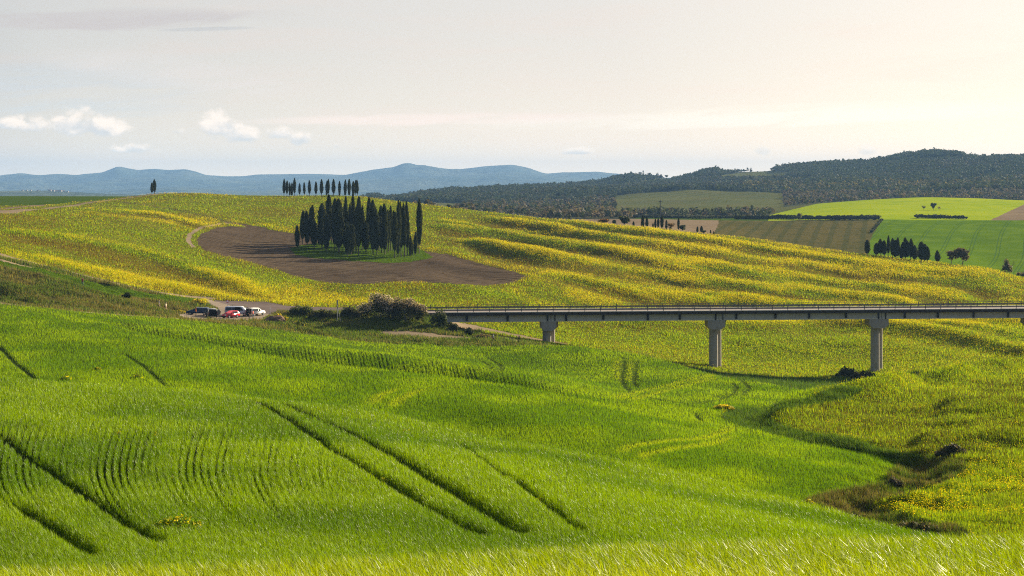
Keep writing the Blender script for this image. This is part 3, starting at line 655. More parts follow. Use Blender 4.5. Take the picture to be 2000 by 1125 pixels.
# ------------------------------------------------------------------ grass and flowers (far too many to count)
PYQ = PYG
scr = np.abs((PXG[:-1, 1:] - PXG[:-1, :-1]) * (PYQ[:-1, :-1] - PYQ[1:, :-1]))
rm = np.minimum.accumulate(PYQ, axis=0)[:-1, :-1]
vis = (PYQ[1:, :-1] < rm + 0.2)
inside = (np.abs(UG[:-1, :-1]) < 0.315)
VW = np.where(vis, scr, 0.10 * np.minimum(scr, 1.5) + 0.02) * inside
CLq, GAPq, PALEq = CL[:-1, :-1], GAP[:-1, :-1], PALE[:-1, :-1]
def sample(n, mask, dens=None):
    w = (VW * mask if dens is None else VW * mask * dens).ravel()
    cs = np.cumsum(w); r = rng.random(n) * cs[-1]
    k = np.searchsorted(cs, r); k = np.minimum(k, len(cs) - 1)
    i, j = k // (NCOL - 1), k % (NCOL - 1)
    a, b = rng.random(n), rng.random(n)
    D = DR[i] * (1 - a) + DR[i + 1] * a; u = us[j] * (1 - b) + us[j + 1] * b
    z = (HG[i, j] * (1 - b) + HG[i, j + 1] * b) * (1 - a) + (HG[i + 1, j] * (1 - b) + HG[i + 1, j + 1] * b) * a
    return np.stack([u * D, D, z], -1), i, j
def jitter_col(base, n, amt=0.25):
    k = 1 + (rng.random((n, 1)) - 0.5) * 2 * amt
    return np.clip(base * k * (1 + (rng.random((n, 3)) - 0.5) * 0.16), 0, 1)
def blades(P, h, w, col, lean=0.35, wind=(-0.6, -0.1), segs=2, az=None):
    """each blade a strip of its own that bends over; returns verts, tris, colours"""
    n = len(P)
    az = rng.random(n) * 2 * np.pi if az is None else az
    ax = np.stack([np.cos(az), np.sin(az), np.zeros(n)], -1)
    la = rng.random(n) * 2 * np.pi; lm = rng.random(n) * lean
    ld = np.stack([np.cos(la) * lm + wind[0] * lean * rng.random(n), np.sin(la) * lm + wind[1] * lean, np.zeros(n)], -1)
    up = np.array([0, 0, 1.0]); h = h[:, None]; w = w[:, None]
    base = P - up * 0.03
    if segs == 1:
        tip = P + up * h * 0.95 + ld * h
        V = np.stack([base - ax * w / 2, base + ax * w / 2, tip], 1)
        T = np.arange(3 * n).reshape(n, 3); k = 3
    else:
        m = P + up * h * 0.6 + ld * h * 0.25
        tip = P + up * h * (1 - 0.35 * (lm[:, None])) + ld * h * 1.0
        V = np.stack([base - ax * w * .45, base + ax * w * .45, m - ax * w * .5, m + ax * w * .5, tip], 1)
        o = np.arange(n)[:, None] * 5
        T = np.concatenate([o + np.array([[0, 1, 3]]), o + np.array([[0, 3, 2]]), o + np.array([[2, 3, 4]])]); k = 5
    return V.reshape(-1, 3), T, np.repeat(col, k, axis=0)
def merge(parts):
    Vs, Ts, Cs = [], [], []; o = 0
    for V, T, C in parts:
        Vs.append(V); Ts.append(T + o); Cs.append(C); o += len(V)
    return np.concatenate(Vs), np.concatenate(Ts), np.concatenate(Cs)
def stuff(name, parts, mat, label, cat):
    V, T, C = merge(parts)
    o = link(name, np_mesh(name, V, T, False, C), mat)
    return tag(o, label, cat, kind='stuff')
def patches(P, sc, seed, a=0.4, b=0.6, octv=3): return sstep(fbm(P[:, 0] / sc, P[:, 1] / sc, seed, octv), a, b)
def lerp(a, b, t): return np.array(a)[None, :] * (1 - t[:, None]) + np.array(b)[None, :] * t[:, None]
K = 1.0      # density factor
M_wheat = foliage('wheat_leaf', 0.46, 0.22, 0.40)
M_grass = foliage('grass_leaf', 0.75, 0.08, 0.45)
M_flower = foliage('flower_petal', 0.7, 0.1, 0.35, (1.05, 1.0, 0.6))
def wheat(n, D0, D1, h, w0, w1, segs, c0, c1, lean=0.4, gapk=1.0):
    n = int(n * K)
    msk = (CLq == WHEAT) & (DG[:-1, :-1] >= D0) & (DG[:-1, :-1] < D1)
    P, i, j = sample(n, msk, 1 - gapk * GAPq)
    g, pl = GAPq[i, j], np.minimum(PALEq[i, j], 1)
    hh = h * (0.65 + 0.6 * rng.random(n)) * (1 - 0.6 * g) * (1 - 0.3 * pl) * (0.85 + 0.3 * fbm(P[:, 0] / 5, P[:, 1] / 5, 101, 2))
    ww = (w0 + (w1 - w0) * (P[:, 1] - D0) / (D1 - D0)) * (0.6 + 0.8 * rng.random(n))
    c = lerp(c0, c1, np.clip(patches(P, 9, 103, .3, .7) * .6 + rng.random(n) * .4, 0, 1))
    c = c * (1 - pl[:, None]) + np.array([[.33, .43, .003]]) * pl[:, None]
    return blades(P, hh, ww, jitter_col(c, n, 0.3), lean, segs=segs)
M_crop = foliage('crop_leaf', 0.8, 0.06, 0.48)
stuff('wheat', [
    wheat(190000, 8, 33, 0.18, .006, .009, 2, (.18, .27, .003), (.36, .42, .006), .6, 0),  # sunlit crest of the nearest strip put into paler, yellower blade colours
    wheat(400000, 42, 128, 0.27, .009, .019, 2, (.075, .165, .0015), (.23, .35, .002), .42)],
    M_wheat, 'bright green young wheat covering the rolling foreground fields', 'wheat')

stuff('crop', [wheat(330000, 128, 345, 0.36, .028, .06, 1, (.085, .19, .001), (.27, .40, .0015), .4)],
    M_crop, 'smooth bright green young wheat covering the middle distance fields', 'wheat')
def tufts(n, mask, h, w0, w1, cols, probs, dens=None, lean=0.5, mult=1, patch=(8, 111), flat=0.0):
    """short upright leaf tufts in several colours; cols a list, probs a function of position -> weights"""
    n = int(n * K)
    P, i, j = sample(n, mask, dens)
    D = P[:, 1]
    hh = h * (0.5 + 0.9 * rng.random(n)) * (0.7 + 0.6 * patches(P, patch[0], patch[1]))
    ww = (w0 + (w1 - w0) * np.clip((D - 120) / 500, 0, 1)) * (0.6 + 0.8 * rng.random(n))
    pr = probs(P, i, j); cp = np.cumsum(pr, 1); cp /= cp[:, -1:]
    k = (rng.random(n)[:, None] > cp).sum(1); k = np.minimum(k, len(cols) - 1)
    c = np.array(cols)[k]
    return P, i, j, k, blades(P, hh, ww, jitter_col(c, n, 0.3), lean, wind=(-.3, 0), segs=1)
def heads(P, r, zoff, col, flat=0.5):
    """small flower heads: two crossed rhombs"""
    n = len(P); out = []
    for q in range(2):
        a = rng.random(n) * np.pi * 2; t = (rng.random(n) - .5) * 1.2
        u = np.stack([np.cos(a), np.sin(a), t * .4], -1) * r[:, None]; v = np.stack([-np.sin(a) * .3, np.cos(a) * .3, 0.9 + 0 * a], -1) * (r * flat)[:, None]
        c = P + np.array([0, 0, 1.0]) * zoff[:, None]
        V = np.stack([c - u, c + v, c + u, c - v], 1).reshape(-1, 3); o = np.arange(n)[:, None] * 4
        T = np.concatenate([o + np.array([[0, 1, 2]]), o + np.array([[0, 2, 3]])])
        out.append((V, T, np.repeat(col, 4, axis=0)))
    return out
YEL = (.86, .74, .003)
GA, GB, BR = (.27, .37, .003), (.12, .195, .003), (.15, .11, .018)
# meadow on the big hill
mm = (CLq == MEADOW)
FP = FOLDP[:-1, :-1]
def pf(P, i, j):
    f = FP[i, j]; px = P[:, 0] / P[:, 1] * F + 1000; py = HY - P[:, 2] / P[:, 1] * F
    big = fbm(P[:, 0] / 55, P[:, 1] / 80, 121, 3); sm = fbm(P[:, 0] / 9, P[:, 1] / 12, 123, 3)
    right = sstep(px, 800, 1300)
    y = 0.0 + 0.30 * right + 0.55 * f + 1.1 * (big - .5) + .9 * (sm - .5)  # fold term puts the sunlit crest bands into the share of yellow
    y = y + 0.35 * sstep(py, 500, 560) * (1 - sstep(px, 560, 700)) * sstep(px, 80, 300)
    y = y * (1 - .8 * sstep(py, 622, 645))
    y = np.clip(y, 0.015, 0.85)
    b = np.clip(0.33 - 0.9 * f + 1.0 * (fbm(P[:, 0] / 30, P[:, 1] / 40, 125, 3) - .5), 0.05, .8) * (1 - .7 * sstep(py, 625, 650))  # fold term colours the shaded sides of the folds browner
    g = np.clip(1 - y - b, .15, 1)
    return np.stack([g * .5, g * .5, b, y], 1)
P, i, j, k, bl = tufts(580000, mm, .38, .09, .22, [GA, GB, BR, (.42, .43, .003)], pf)
yl = k == 3
Py = np.concatenate([P[yl], P[yl] + rng.normal(size=(int(yl.sum()), 3)) * np.array([.5, .8, 0])]); n = len(Py)
flowers = heads(Py, (.04 + .07 * np.clip((Py[:, 1] - 380) / 400, 0, 1)) * (.6 + .8 * rng.random(n)), .35 + .3 * rng.random(n), jitter_col(np.array([YEL]) * np.ones((n, 1)), n, .2), .8)
stuff('meadow_grass', [bl], M_grass, 'olive and green meadow grass covering the hill beyond the bridge', 'grass')
stuff('meadow_flowers', flowers, M_flower, 'yellow wildflowers in drifts on the hill beyond the bridge', 'wildflowers')
# pasture on the knoll at the right
kn = (CLq == KNOLL)
def pk(P, i, j):
    a = fbm(P[:, 0] / 14, P[:, 1] / 18, 131, 3); b = fbm(P[:, 0] / 4, P[:, 1] / 5, 133, 3)
    y = np.clip(.03 + .5 * (a - .5) + .5 * (b - .5), .01, .22); br = np.clip(.28 - 1.2 * (a - .5), .05, .5)
    g = 1 - y - br
    return np.stack([g * .6, g * .4, br, y], 1)
P, i, j, k, bl = tufts(170000, kn, .42, .05, .12, [(.28, .39, .003), (.12, .20, .003), (.10, .085, .016), (.40, .43, .004)], pk, patch=(5, 135))
Py = P[(k == 3) & (rng.random(len(k)) < .6)]; n = len(Py)
fl2 = heads(Py, (.03 + .03 * rng.random(n)), .3 + .2 * rng.random(n), jitter_col(np.array([YEL]) * np.ones((n, 1)), n, .25), .8)
stuff('pasture_grass', [bl], M_grass, 'tufted yellow green pasture grass on the low hill at the right', 'grass')
stuff('pasture_flowers', fl2, M_flower, 'small yellow flowers dotted over the low hill at the right', 'wildflowers')
# creek with the painted bridge shade strip, gully, rough bank, verge
def pc(P, i, j): return np.ones((len(P), 3)) * np.array([[.5, .4, .1]])
_, _, _, _, b1 = tufts(26000, CLq == CREEK_SHADE, .55, .06, .12, [(.08, .15, .015), (.05, .10, .01), (.14, .20, .02)], pc, lean=.9, patch=(3, 141))
def pg(P, i, j):
    a = fbm(P[:, 0] / 4, P[:, 1] / 5, 143, 3); b = np.clip(.5 + 2 * (a - .5), .1, .9); return np.stack([1 - b, (1 - b) * .5, b * .6, b * .25], 1)
_, _, _, _, b2 = tufts(26000, CLq == GULLY, .45, .05, .10, [(.10, .16, .012), (.05, .08, .014), (.12, .11, .035), (.19, .16, .08)], pg, lean=.7, patch=(2.5, 145))
stuff('creek_and_shade_grass', [b1, b2], M_grass, 'lush dark grass and dry tussocks along the winding creek, gully and painted bridge shadow', 'grass')
def pr(P, i, j):
    a = fbm(P[:, 0] / 9, P[:, 1] / 7, 151, 3); b = np.clip(.45 + 1.8 * (a - .5), .1, .9)
    px = P[:, 0] / P[:, 1] * F + 1000; b = b * (1 - .5 * sstep(px, 500, 700)) + .12 * (1 - sstep(px, 330, 420))
    return np.stack([(1 - b) * .7, (1 - b) * .6, b * .7, b * .35], 1)
_, _, _, _, b3 = tufts(90000, CLq == ROUGH, .55, .10, .22, [(.11, .17, .02), (.05, .08, .018), (.13, .12, .045), (.19, .17, .07)], pr, lean=.7, patch=(4, 153))
stuff('verge_grass', [b3], M_grass, 'rough brown and green grass on the bank and verge below the road', 'grass')
_, _, _, _, b4 = tufts(26000, (CLq == STRIP) & (DG[:-1, :-1] < 700), .2, .10, .2, [(.10, .18, .006), (.06, .12, .006)], lambda P, i, j: np.ones((len(P), 2)), patch=(4, 155))
stuff('short_grass', [b4], M_grass, 'short green grass on the strip beside the farm road and under the cypress grove', 'grass')

# ------------------------------------------------------------------ far woods: one crown per tree, thousands of them
def rnd_unit(n):
    v = rng.normal(size=(n, 3)); return v / np.linalg.norm(v, axis=1, keepdims=True)
def crowns(P, r, h, col, leaves=16, shape=1.0):
    """loose crowns made of leaf clumps spread over an egg; P bases, r radius, h height"""
    n = len(P); c = P + np.array([0, 0, 1.0]) * (h * .55)[:, None]
    d = rnd_unit(n * leaves).reshape(n, leaves, 3); d[..., 2] = d[..., 2] * .8 + .25
    rad = .55 + .5 * rng.random((n, leaves, 1))
    q = c[:, None] + d * rad * np.stack([r, r, h * .5], 1)[:, None]
    s = (r[:, None] * (.38 + .35 * rng.random((n, leaves))))[..., None]
    nrm = d + .5 * rng.normal(size=d.shape); nrm /= np.linalg.norm(nrm, axis=-1, keepdims=True)
    a = np.cross(nrm, rnd_unit(n * leaves).reshape(nrm.shape)); a /= np.linalg.norm(a, axis=-1, keepdims=True) + 1e-9
    b = np.cross(nrm, a)
    V = np.stack([q + a * s, q + b * s * .9, q - a * s, q - b * s * .9], 2).reshape(-1, 3)
    o = np.arange(n * leaves)[:, None] * 4
    T = np.concatenate([o + np.array([[0, 1, 2]]), o + np.array([[0, 2, 3]])])
    C = (col[:, None] * (.8 + .4 * rng.random((n, leaves, 1)))).reshape(-1, 3)
    return V, T, np.repeat(np.clip(C, 0, 1), 4, axis=0)
M_wood = foliage('wood_leaf', .8, .05, .25)
def wood(n, mask, r0, r1, asp, dens=None, pal=((.040, .058, .028), (.052, .068, .034), (.058, .058, .04)), leaves=16, pp=(.5, .35, .15)):
    P, i, j = sample(int(n), mask, dens); n = len(P)
    r = r0 + (r1 - r0) * rng.random(n) ** 1.5; h = r * asp * (.8 + .6 * rng.random(n))
    t = fbm(P[:, 0] / 150, P[:, 1] / 150, 161, 3) - .5
    k = np.minimum((rng.random(n)[:, None] + t[:, None] * 1.2 > np.cumsum(pp)[None, :]).sum(1), len(pal) - 1)
    c = jitter_col(np.array(pal)[k], n, .3)
    return crowns(P, r, h, c, leaves)
D_ = DG[:-1, :-1]; PXq, PYqq = PXG[:-1, :-1], PYG[:-1, :-1]
hillw = (CLq == WOOD) & (D_ > 2150) & (D_ < 3750)
autumn = ((.045, .06, .024), (.06, .075, .03), (.085, .07, .04), (.15, .13, .04))
warmz = sstep(PXq, 1450, 1600) * sstep(PYqq, 352, 368)
lowmask = hillw & (PYqq > 352) & (PXq > 1450)
stuff('hill_woods', [wood(46000, hillw & ~lowmask, 1.6, 3.1, 2.0, leaves=11), wood(15000, lowmask, 1.6, 3.4, 2.0, pal=autumn, pp=(.42, .32, .20, .06), leaves=12)], M_wood,
      'dense dark woods covering the far hills at the right', 'woods')
valw = (CLq == WOOD) & (D_ < 2150)
P1 = wood(3600, valw, 1.4, 2.6, 2.0, pal=((.06, .075, .035), (.11, .095, .07), (.14, .115, .09)), pp=(.45, .3, .25), leaves=14)
stuff('valley_woods', [P1], M_wood, 'brownish thickets and rows of small trees along the valley floor', 'woods')
# dark hedges between the far fields
def hedge(name, pts, D0, D1, n, r, label):
    L = line_ud(pts, D0, D1, 10); t = rng.random(n) * (len(L) - 1); a = np.floor(t).astype(int); f = (t - a)[:, None]
    Q = L[a] * (1 - f) + L[np.minimum(a + 1, len(L) - 1)] * f
    x = Q[:, 0] * Q[:, 1] + rng.normal(size=n) * r * .4; y = Q[:, 1] + rng.normal(size=n) * r * .6
    P = np.stack([x, y, H(x, y)], -1); rr = r * (.6 + .7 * rng.random(n))
    V, T, C = crowns(P, rr, rr * 1.7, jitter_col(np.array([[.045, .055, .025]]) * np.ones((n, 1)), n, .3), 14)
    o = link(name, np_mesh(name, V, T, False, C), M_wood)
    return tag(o, label, 'hedge')
hedge('hedge', [(1436, 427), (1520, 428), (1620, 430), (1717, 429)], 1050, 1200, 560, 1.3, 'long dark hedge along the top of the brown vineyard field')
hedge('hedge', [(1140, 424), (1250, 426), (1350, 428), (1432, 427)], 1000, 1250, 330, 1.0, 'thin dark hedge along the far edge of the brown ploughed strip')
hedge('hedge', [(1790, 426), (1835, 427), (1885, 428)], 1150, 1350, 160, 1.1, 'low brownish bush row beside the lone round tree in the bright green field')
hedge('hedge', [(1722, 431), (1712, 442), (1702, 456)], 880, 1160, 80, .7, 'short dark hedge between the brown vineyard and the green tramlined field')

# ------------------------------------------------------------------ haze
def build_haze():
    me = bpy.data.meshes.new('haze'); bm = bmesh.new()
    bmesh.ops.create_cube(bm, size=1.0); bm.to_mesh(me); bm.free()
    m = bpy.data.materials.new('haze_air'); m.use_nodes = True
    g = NT(m.node_tree); out = g.n('ShaderNodeOutputMaterial')
    v = g.n('ShaderNodeVolumePrincipled'); v.inputs['Color'].default_value = (.27, .50, .90, 1); v.inputs['Density'].default_value = HAZE
    v.inputs['Anisotropy'].default_value = 0.0
    g.set(out.inputs['Volume'], v.outputs[0])
    o = link('haze', me, m)
    zmin, zmax = float(HG.min()) - 1, float(HG.max()) + 60
    o.scale = (26000, 17400 + 260, zmax - zmin); o.location = (0, (17400 + 260) / 2 - 200, (zmax + zmin) / 2)
    tag(o, kind='stuff'); o['label'] = 'blue haze in the air over the valley and far mountains'; o['category'] = 'haze'
HAZE = 6.2e-5
build_haze()
# ------------------------------------------------------------------ cypress trees
M_cyp = foliage('cypress_leaf', .8, .04, .22)
M_bark = simple('bark', (.13, .10, .075), .9, noise=(6, .4))
M_bark2 = simple('grey_bark', (.20, .17, .14), .9, noise=(6, .4))
def tube(bm_v, bm_f, p0, p1, r0, r1, n=7):
    p0, p1 = np.array(p0, float), np.array(p1, float); d = p1 - p0; d /= np.linalg.norm(d) + 1e-9
    a = np.cross(d, [0.3, 0.9, 0.2]); a /= np.linalg.norm(a); b = np.cross(d, a)
    o = len(bm_v)
    for p, r in ((p0, r0), (p1, r1)):
        for k in range(n):
            t = 2 * np.pi * k / n; bm_v.append(tuple(p + (a * math.cos(t) + b * math.sin(t)) * r))
    for k in range(n): bm_f.append((o + k, o + (k + 1) % n, o + n + (k + 1) % n, o + n + k))
def quad_mesh(name, V, Fs, smooth=True): return np_mesh(name, np.array(V), np.array(Fs), smooth)
def cypress_crown(seed, h=10.0, r=1.0, z0=1.2, top=1.0, twin=False, n=1500):
    """spindle of many small upright sprays over a dark twiggy core"""
    rg = np.random.default_rng(seed); parts = []
    def prof(t):   # t 0 bottom .. 1 top
        return (np.minimum(1, .35 + .65 * (t / .30) ** .8) * (1 - np.clip((t - .45) / .57, 0, 1) ** (2.3 * top)) + .03) * (1 + .09 * np.sin(t * 9 + seed))
    stems = [(0, 0, 1.0)] if not twin else [(-.3 * r, 0, 1.0), (.45 * r, .1, .86)]
    for sx, sy, hs in stems:
        # core
        nr, ns = 22, 10; V = []; t = np.linspace(0, 1, nr)
        for i in range(nr):
            for s in range(ns):
                a = 2 * np.pi * s / ns; k = prof(t[i]) * r * .80 * (.85 + .3 * rg.random())
                V.append((sx + k * math.cos(a), sy + k * math.sin(a), z0 + (h * hs - z0) * t[i]))
        Fq = [(i * ns + s, i * ns + (s + 1) % ns, (i + 1) * ns + (s + 1) % ns, (i + 1) * ns + s) for i in range(nr - 1) for s in range(ns)]
        Fq = np.array(Fq); V = np.array(V)
        T = np.concatenate([Fq[:, [0, 1, 2]], Fq[:, [0, 2, 3]]])
        parts.append((V, T, np.ones((len(V), 3)) * np.array([.022, .034, .014])))
        m = n if not twin else int(n * .6)
        tt = rg.random(m) ** .9; a = rg.random(m) * 2 * np.pi
        lump = 1 + .22 * np.sin(a * 3 + tt * 17 + seed) * np.sin(tt * 31 + seed * 2)
        k = prof(tt) * r * (.68 + .38 * rg.random(m)) * lump
        P = np.stack([sx + k * np.cos(a), sy + k * np.sin(a), z0 + (h * hs - z0) * tt * .97], -1)
        s = (.16 + .22 * rg.random(m)) * (.6 + .5 * (1 - tt)) * min(1.2, r ** .5 + .2)
        w = np.stack([-np.sin(a), np.cos(a), 0 * a], -1) * (s * .45)[:, None]; o3 = np.stack([np.cos(a) * .35, np.sin(a) * .35, 1 + 0 * a], -1) * (s * 1.7)[:, None]
        jt = rg.normal(size=(m, 3)) * .06
        V = np.stack([P - w + jt, P + w, P + o3 + jt], 1).reshape(-1, 3)
        c = np.array([.042, .052, .012]) * (.6 + .9 * rg.random((m, 1))) * np.array([1, 1, 1]) + (rg.random((m, 1)) < .12) * np.array([.03, .03, .012])
        parts.append((V, np.arange(3 * m).reshape(m, 3), np.repeat(c, 3, axis=0)))
    return merge(parts)
def trunk_mesh(name, h, r0, r1, seed, lean=0.15):
    rg = random.Random(seed); V, Fq = [], []; p = (0, 0, -.3)
    for k in range(4):
        q = (p[0] + rg.uniform(-lean, lean), p[1] + rg.uniform(-lean, lean), -.3 + (h + .3) * (k + 1) / 4)
        tube(V, Fq, p, q, r0 + (r1 - r0) * k / 4, r0 + (r1 - r0) * (k + 1) / 4); p = q
    return quad_mesh(name, V, Fq)
CYP = []
for k, (r, z0, top, twin) in enumerate([(1.0, 1.5, 1.0, False), (1.25, 1.0, 1.3, False), (.8, 2.0, .8, False), (1.1, 1.6, 1.15, False), (.95, .6, 1.2, False), (1.25, 1.3, 1.0, True)]):
    V, T, C = cypress_crown(200 + k, 10, r, z0, top, twin)
    CYP.append((np_mesh('cypress_crown', V, T, False, C), trunk_mesh('cypress_trunk', 6.0, .20, .08, 300 + k), r))
    CYP[-1][0].materials.append(M_cyp); CYP[-1][1].materials.append(M_bark)
def cypress(px, top, base, wpx, D, label, group, kind=None, D_band=None, rot=None):
    """px, top and base in photograph pixels at distance D"""
    x = (px - 1000) / F * D; z = float(H(np.array(x), np.array(D)))
    h = (base - top) / F * D * (1.0); w = wpx / F * D
    k = random.randrange(5) if kind is None else kind
    crown, trunk, r = CYP[k]; w *= 1.12
    e = empty('cypress_tree', (x, D, z), random.uniform(0, 6.28) if rot is None else rot, (w / (2 * r) * .92, w / (2 * r) * .92, h / 10.0 * .985))
    tag(e, label, 'cypress', group)
    e.rotation_euler[0], e.rotation_euler[1] = random.uniform(-.025, .025), random.uniform(-.025, .025)
    for nm, me in (('crown', crown), ('trunk', trunk)):
        o = bpy.data.objects.new(nm, me); COL.objects.link(o); o.parent = e
    return e
ORD = ['first', 'second', 'third', 'fourth', 'fifth', 'sixth', 'seventh', 'eighth', 'ninth', 'tenth', 'eleventh', 'twelfth', 'thirteenth', 'fourteenth', 'fifteenth', 'sixteenth', 'seventeenth', 'eighteenth', 'nineteenth', 'twentieth', 'twenty-first', 'twenty-second', 'twenty-third']
def ordinal(i, n, side='from the left'):
    if i == 0: return 'leftmost'
    if i == n - 1: return 'rightmost'
    if i < n / 2: return ORD[i] + ' from the left'
    return ORD[n - 1 - i] + ' from the right'
GROVE = [(581, 439, 484, 9), (591, 410, 476, 11), (600, 410, 478, 12), (606, 404, 470, 9), (610, 399, 478, 11), (614, 428, 484, 14), (629, 395, 487, 18), (637, 415, 490, 12), (642, 378, 480, 14), (654, 386, 486, 14), (662, 386, 493, 20), (670, 402, 484, 13), (675, 381, 492, 10),
         (682, 395, 489, 9), (679, 433, 499, 11), (686, 436, 497, 15), (691, 375, 491, 10), (696, 402, 493, 12), (700, 382, 499, 13), (707, 400, 489, 9), (711, 420, 486, 10), (715, 432, 493, 15), (720, 383, 482, 11), (729, 388, 498, 15), (736, 405, 498, 12), (741, 420, 490, 11), (746, 400, 494, 14), (752, 396, 497, 13),
         (758, 408, 492, 10), (764, 400, 489, 9), (771, 412, 504, 11), (777, 389, 502, 10), (784, 392, 501, 10), (790, 394, 501, 9), (796, 392, 499, 10), (801, 460, 501, 6), (805, 470, 499, 5), (811, 452, 498, 7), (819, 386, 495, 11),
         (624, 432, 480, 10), (648, 400, 474, 12), (724, 410, 476, 11), (768, 410, 480, 10)]
GROVE.sort()
med = sorted(g[2] - g[1] for g in GROVE)
for i, (px, t, b, w) in enumerate(GROVE):
    D = dist_at(px, b, 470, 640); hgt = b - t
    size = 'small young' if hgt < 50 else ('short' if hgt < 72 else ('medium high' if hgt < 100 else 'tall'))
    fat = 'broad full' if w >= 14 else ('slim pointed' if w <= 9 else 'dense')
    cypress(px, t, b, w, D, f"{size} {fat} cypress, {ordinal(i, len(GROVE))} in the big grove", 'cypresses of the big grove', kind=(1 if w >= 14 else (2 if w <= 9 and hgt > 70 else (4 if hgt < 50 else None))))
ROWT = [(554.5, 347.5, 9 * .6), (560.5, 351, 5.5), (566, 354, 4), (570, 355, 5), (575, 346, 5.5), (585, 356, 4.5), (594.5, 354.5, 4.5), (604.5, 350.5, 5.5), (617, 353, 5.5), (628, 348.5, 6.5), (638, 351, 5), (641.5, 348, 5), (651.5, 348, 6.5), (663, 351.5, 5), (674, 349, 5.5), (682, 347.5, 6), (690, 352, 6), (694, 350, 5), (698, 349, 5.5)]
for i, (px, t, w) in enumerate(ROWT):
    cypress(px, t, 382, w, dist_at(px, 383, 700, 900), f"cypress with {'narrow' if w < 5 else 'full'} dark crown, {ordinal(i, len(ROWT))} in the row along the hill crest", 'cypresses in the row on the crest', kind=random.choice([0, 3, 4]))
cypress(302, 349, 378.5, 6.5, 878, 'taller of the two lone cypresses where the white track meets the hill crest', 'lone pair of cypresses by the white track', 3)
cypress(297, 355, 378.5, 5, 872, 'shorter of the two lone cypresses where the white track meets the hill crest', 'lone pair of cypresses by the white track', 0)
# trees that rise behind the crest, in the middle
MIDC = [(1255, 419, 6.5), (1263.5, 423, 5.5), (1280, 426.5, 4), (1285.5, 425, 4.5), (1293, 419.5, 6.5), (1301.5, 429, 4.5), (1325, 425, 4.5), (1237.5, 432, 4), (1275.5, 435, 3), (1310, 439, 3), (1362, 442, 4), (1370.5, 441, 5.5), (1388, 448.5, 2.5), (1394, 452, 2.5), (1112, 420, 3.5)]
MIDC.sort()
for i, (px, t, w) in enumerate(MIDC):
    c = int(col_of(px)); D = float(DD[KF][c]) + 20; x = (px - 1000) / F * D
    bpy_base = HY - float(H(np.array(x), np.array(D))) / D * F
    cypress(px, t, max(bpy_base, t + 8), w, D, f"{'small' if t > 430 else 'taller'} dark cypress, {ordinal(i, len(MIDC))} behind the middle of the yellow crest", 'cypresses behind the yellow crest', kind=random.choice([0, 1, 3]))
# right hand group
RG = [(1694, 468, 11, 1), (1735, 459, 6, 2), (1743, 464, 9, 3), (1754, 463, 8, 0), (1769, 463, 12, 5), (1779, 465, 9, 3), (1800, 471, 14, 1), (1812, 481, 9, 0), (1831, 488, 9, 5), (1760, 484, 7, 4), (1720, 466, 10, 3), (1712, 474, 11, 1), (1727, 469, 11, 0), (1749, 468, 11, 1), (1763, 472, 10, 3), (1786, 478, 10, 1), (1806, 476, 12, 1)]
RG.sort()
for i, (px, t, w, k) in enumerate(RG):
    c = int(col_of(px)); D = float(DD[KF][c]) + 14; x = (px - 1000) / F * D
    b = HY - float(H(np.array(x), np.array(D))) / D * F
    cypress(px, t, b, w, D, f"{'slim' if w < 8 else 'bushy'} dark cypress, {ordinal(i, len(RG))} in the clump below the tramlined field", 'cypresses by the tramlined field', kind=k)

# ------------------------------------------------------------------ broadleaf trees and bushes
M_leaf = foliage('broad_leaf', .7, .1, .4)
def leaf_cloud(seed, centers, n, s, col, dark=.6, up=.2):
    """leaf clumps spread in overlapping lobes; centers rows (x,y,z,rx,ry,rz)"""
    rg = np.random.default_rng(seed); C = np.array(centers, float)
    vol = C[:, 3] * C[:, 4] * C[:, 5]; k = rg.choice(len(C), n, p=vol / vol.sum())
    d = rg.normal(size=(n, 3)); d /= np.linalg.norm(d, axis=1, keepdims=True)
    rad = rg.random((n, 1)) ** .45
    P = C[k, :3] + d * rad * C[k, 3:6]
    nr = d + rg.normal(size=(n, 3)) * .7; nr[:, 2] += up; nr /= np.linalg.norm(nr, axis=1, keepdims=True)
    a = np.cross(nr, rg.normal(size=(n, 3))); a /= np.linalg.norm(a, axis=1, keepdims=True); b = np.cross(nr, a)
    ss = (s * (.5 + rg.random(n)))[:, None]
    V = np.stack([P + a * ss, P + b * ss * .7, P - a * ss, P - b * ss * .7], 1).reshape(-1, 3)
    o = np.arange(n)[:, None] * 4
    T = np.concatenate([o + np.array([[0, 1, 2]]), o + np.array([[0, 2, 3]])])
    cc = np.array(col)[None, :] if np.ndim(col) == 1 else np.array(col)[rg.integers(0, len(col), n)]
    cc = cc * (.6 + .8 * rg.random((n, 1)))
    return V, T, np.repeat(np.clip(cc, 0, 1), 4, axis=0)
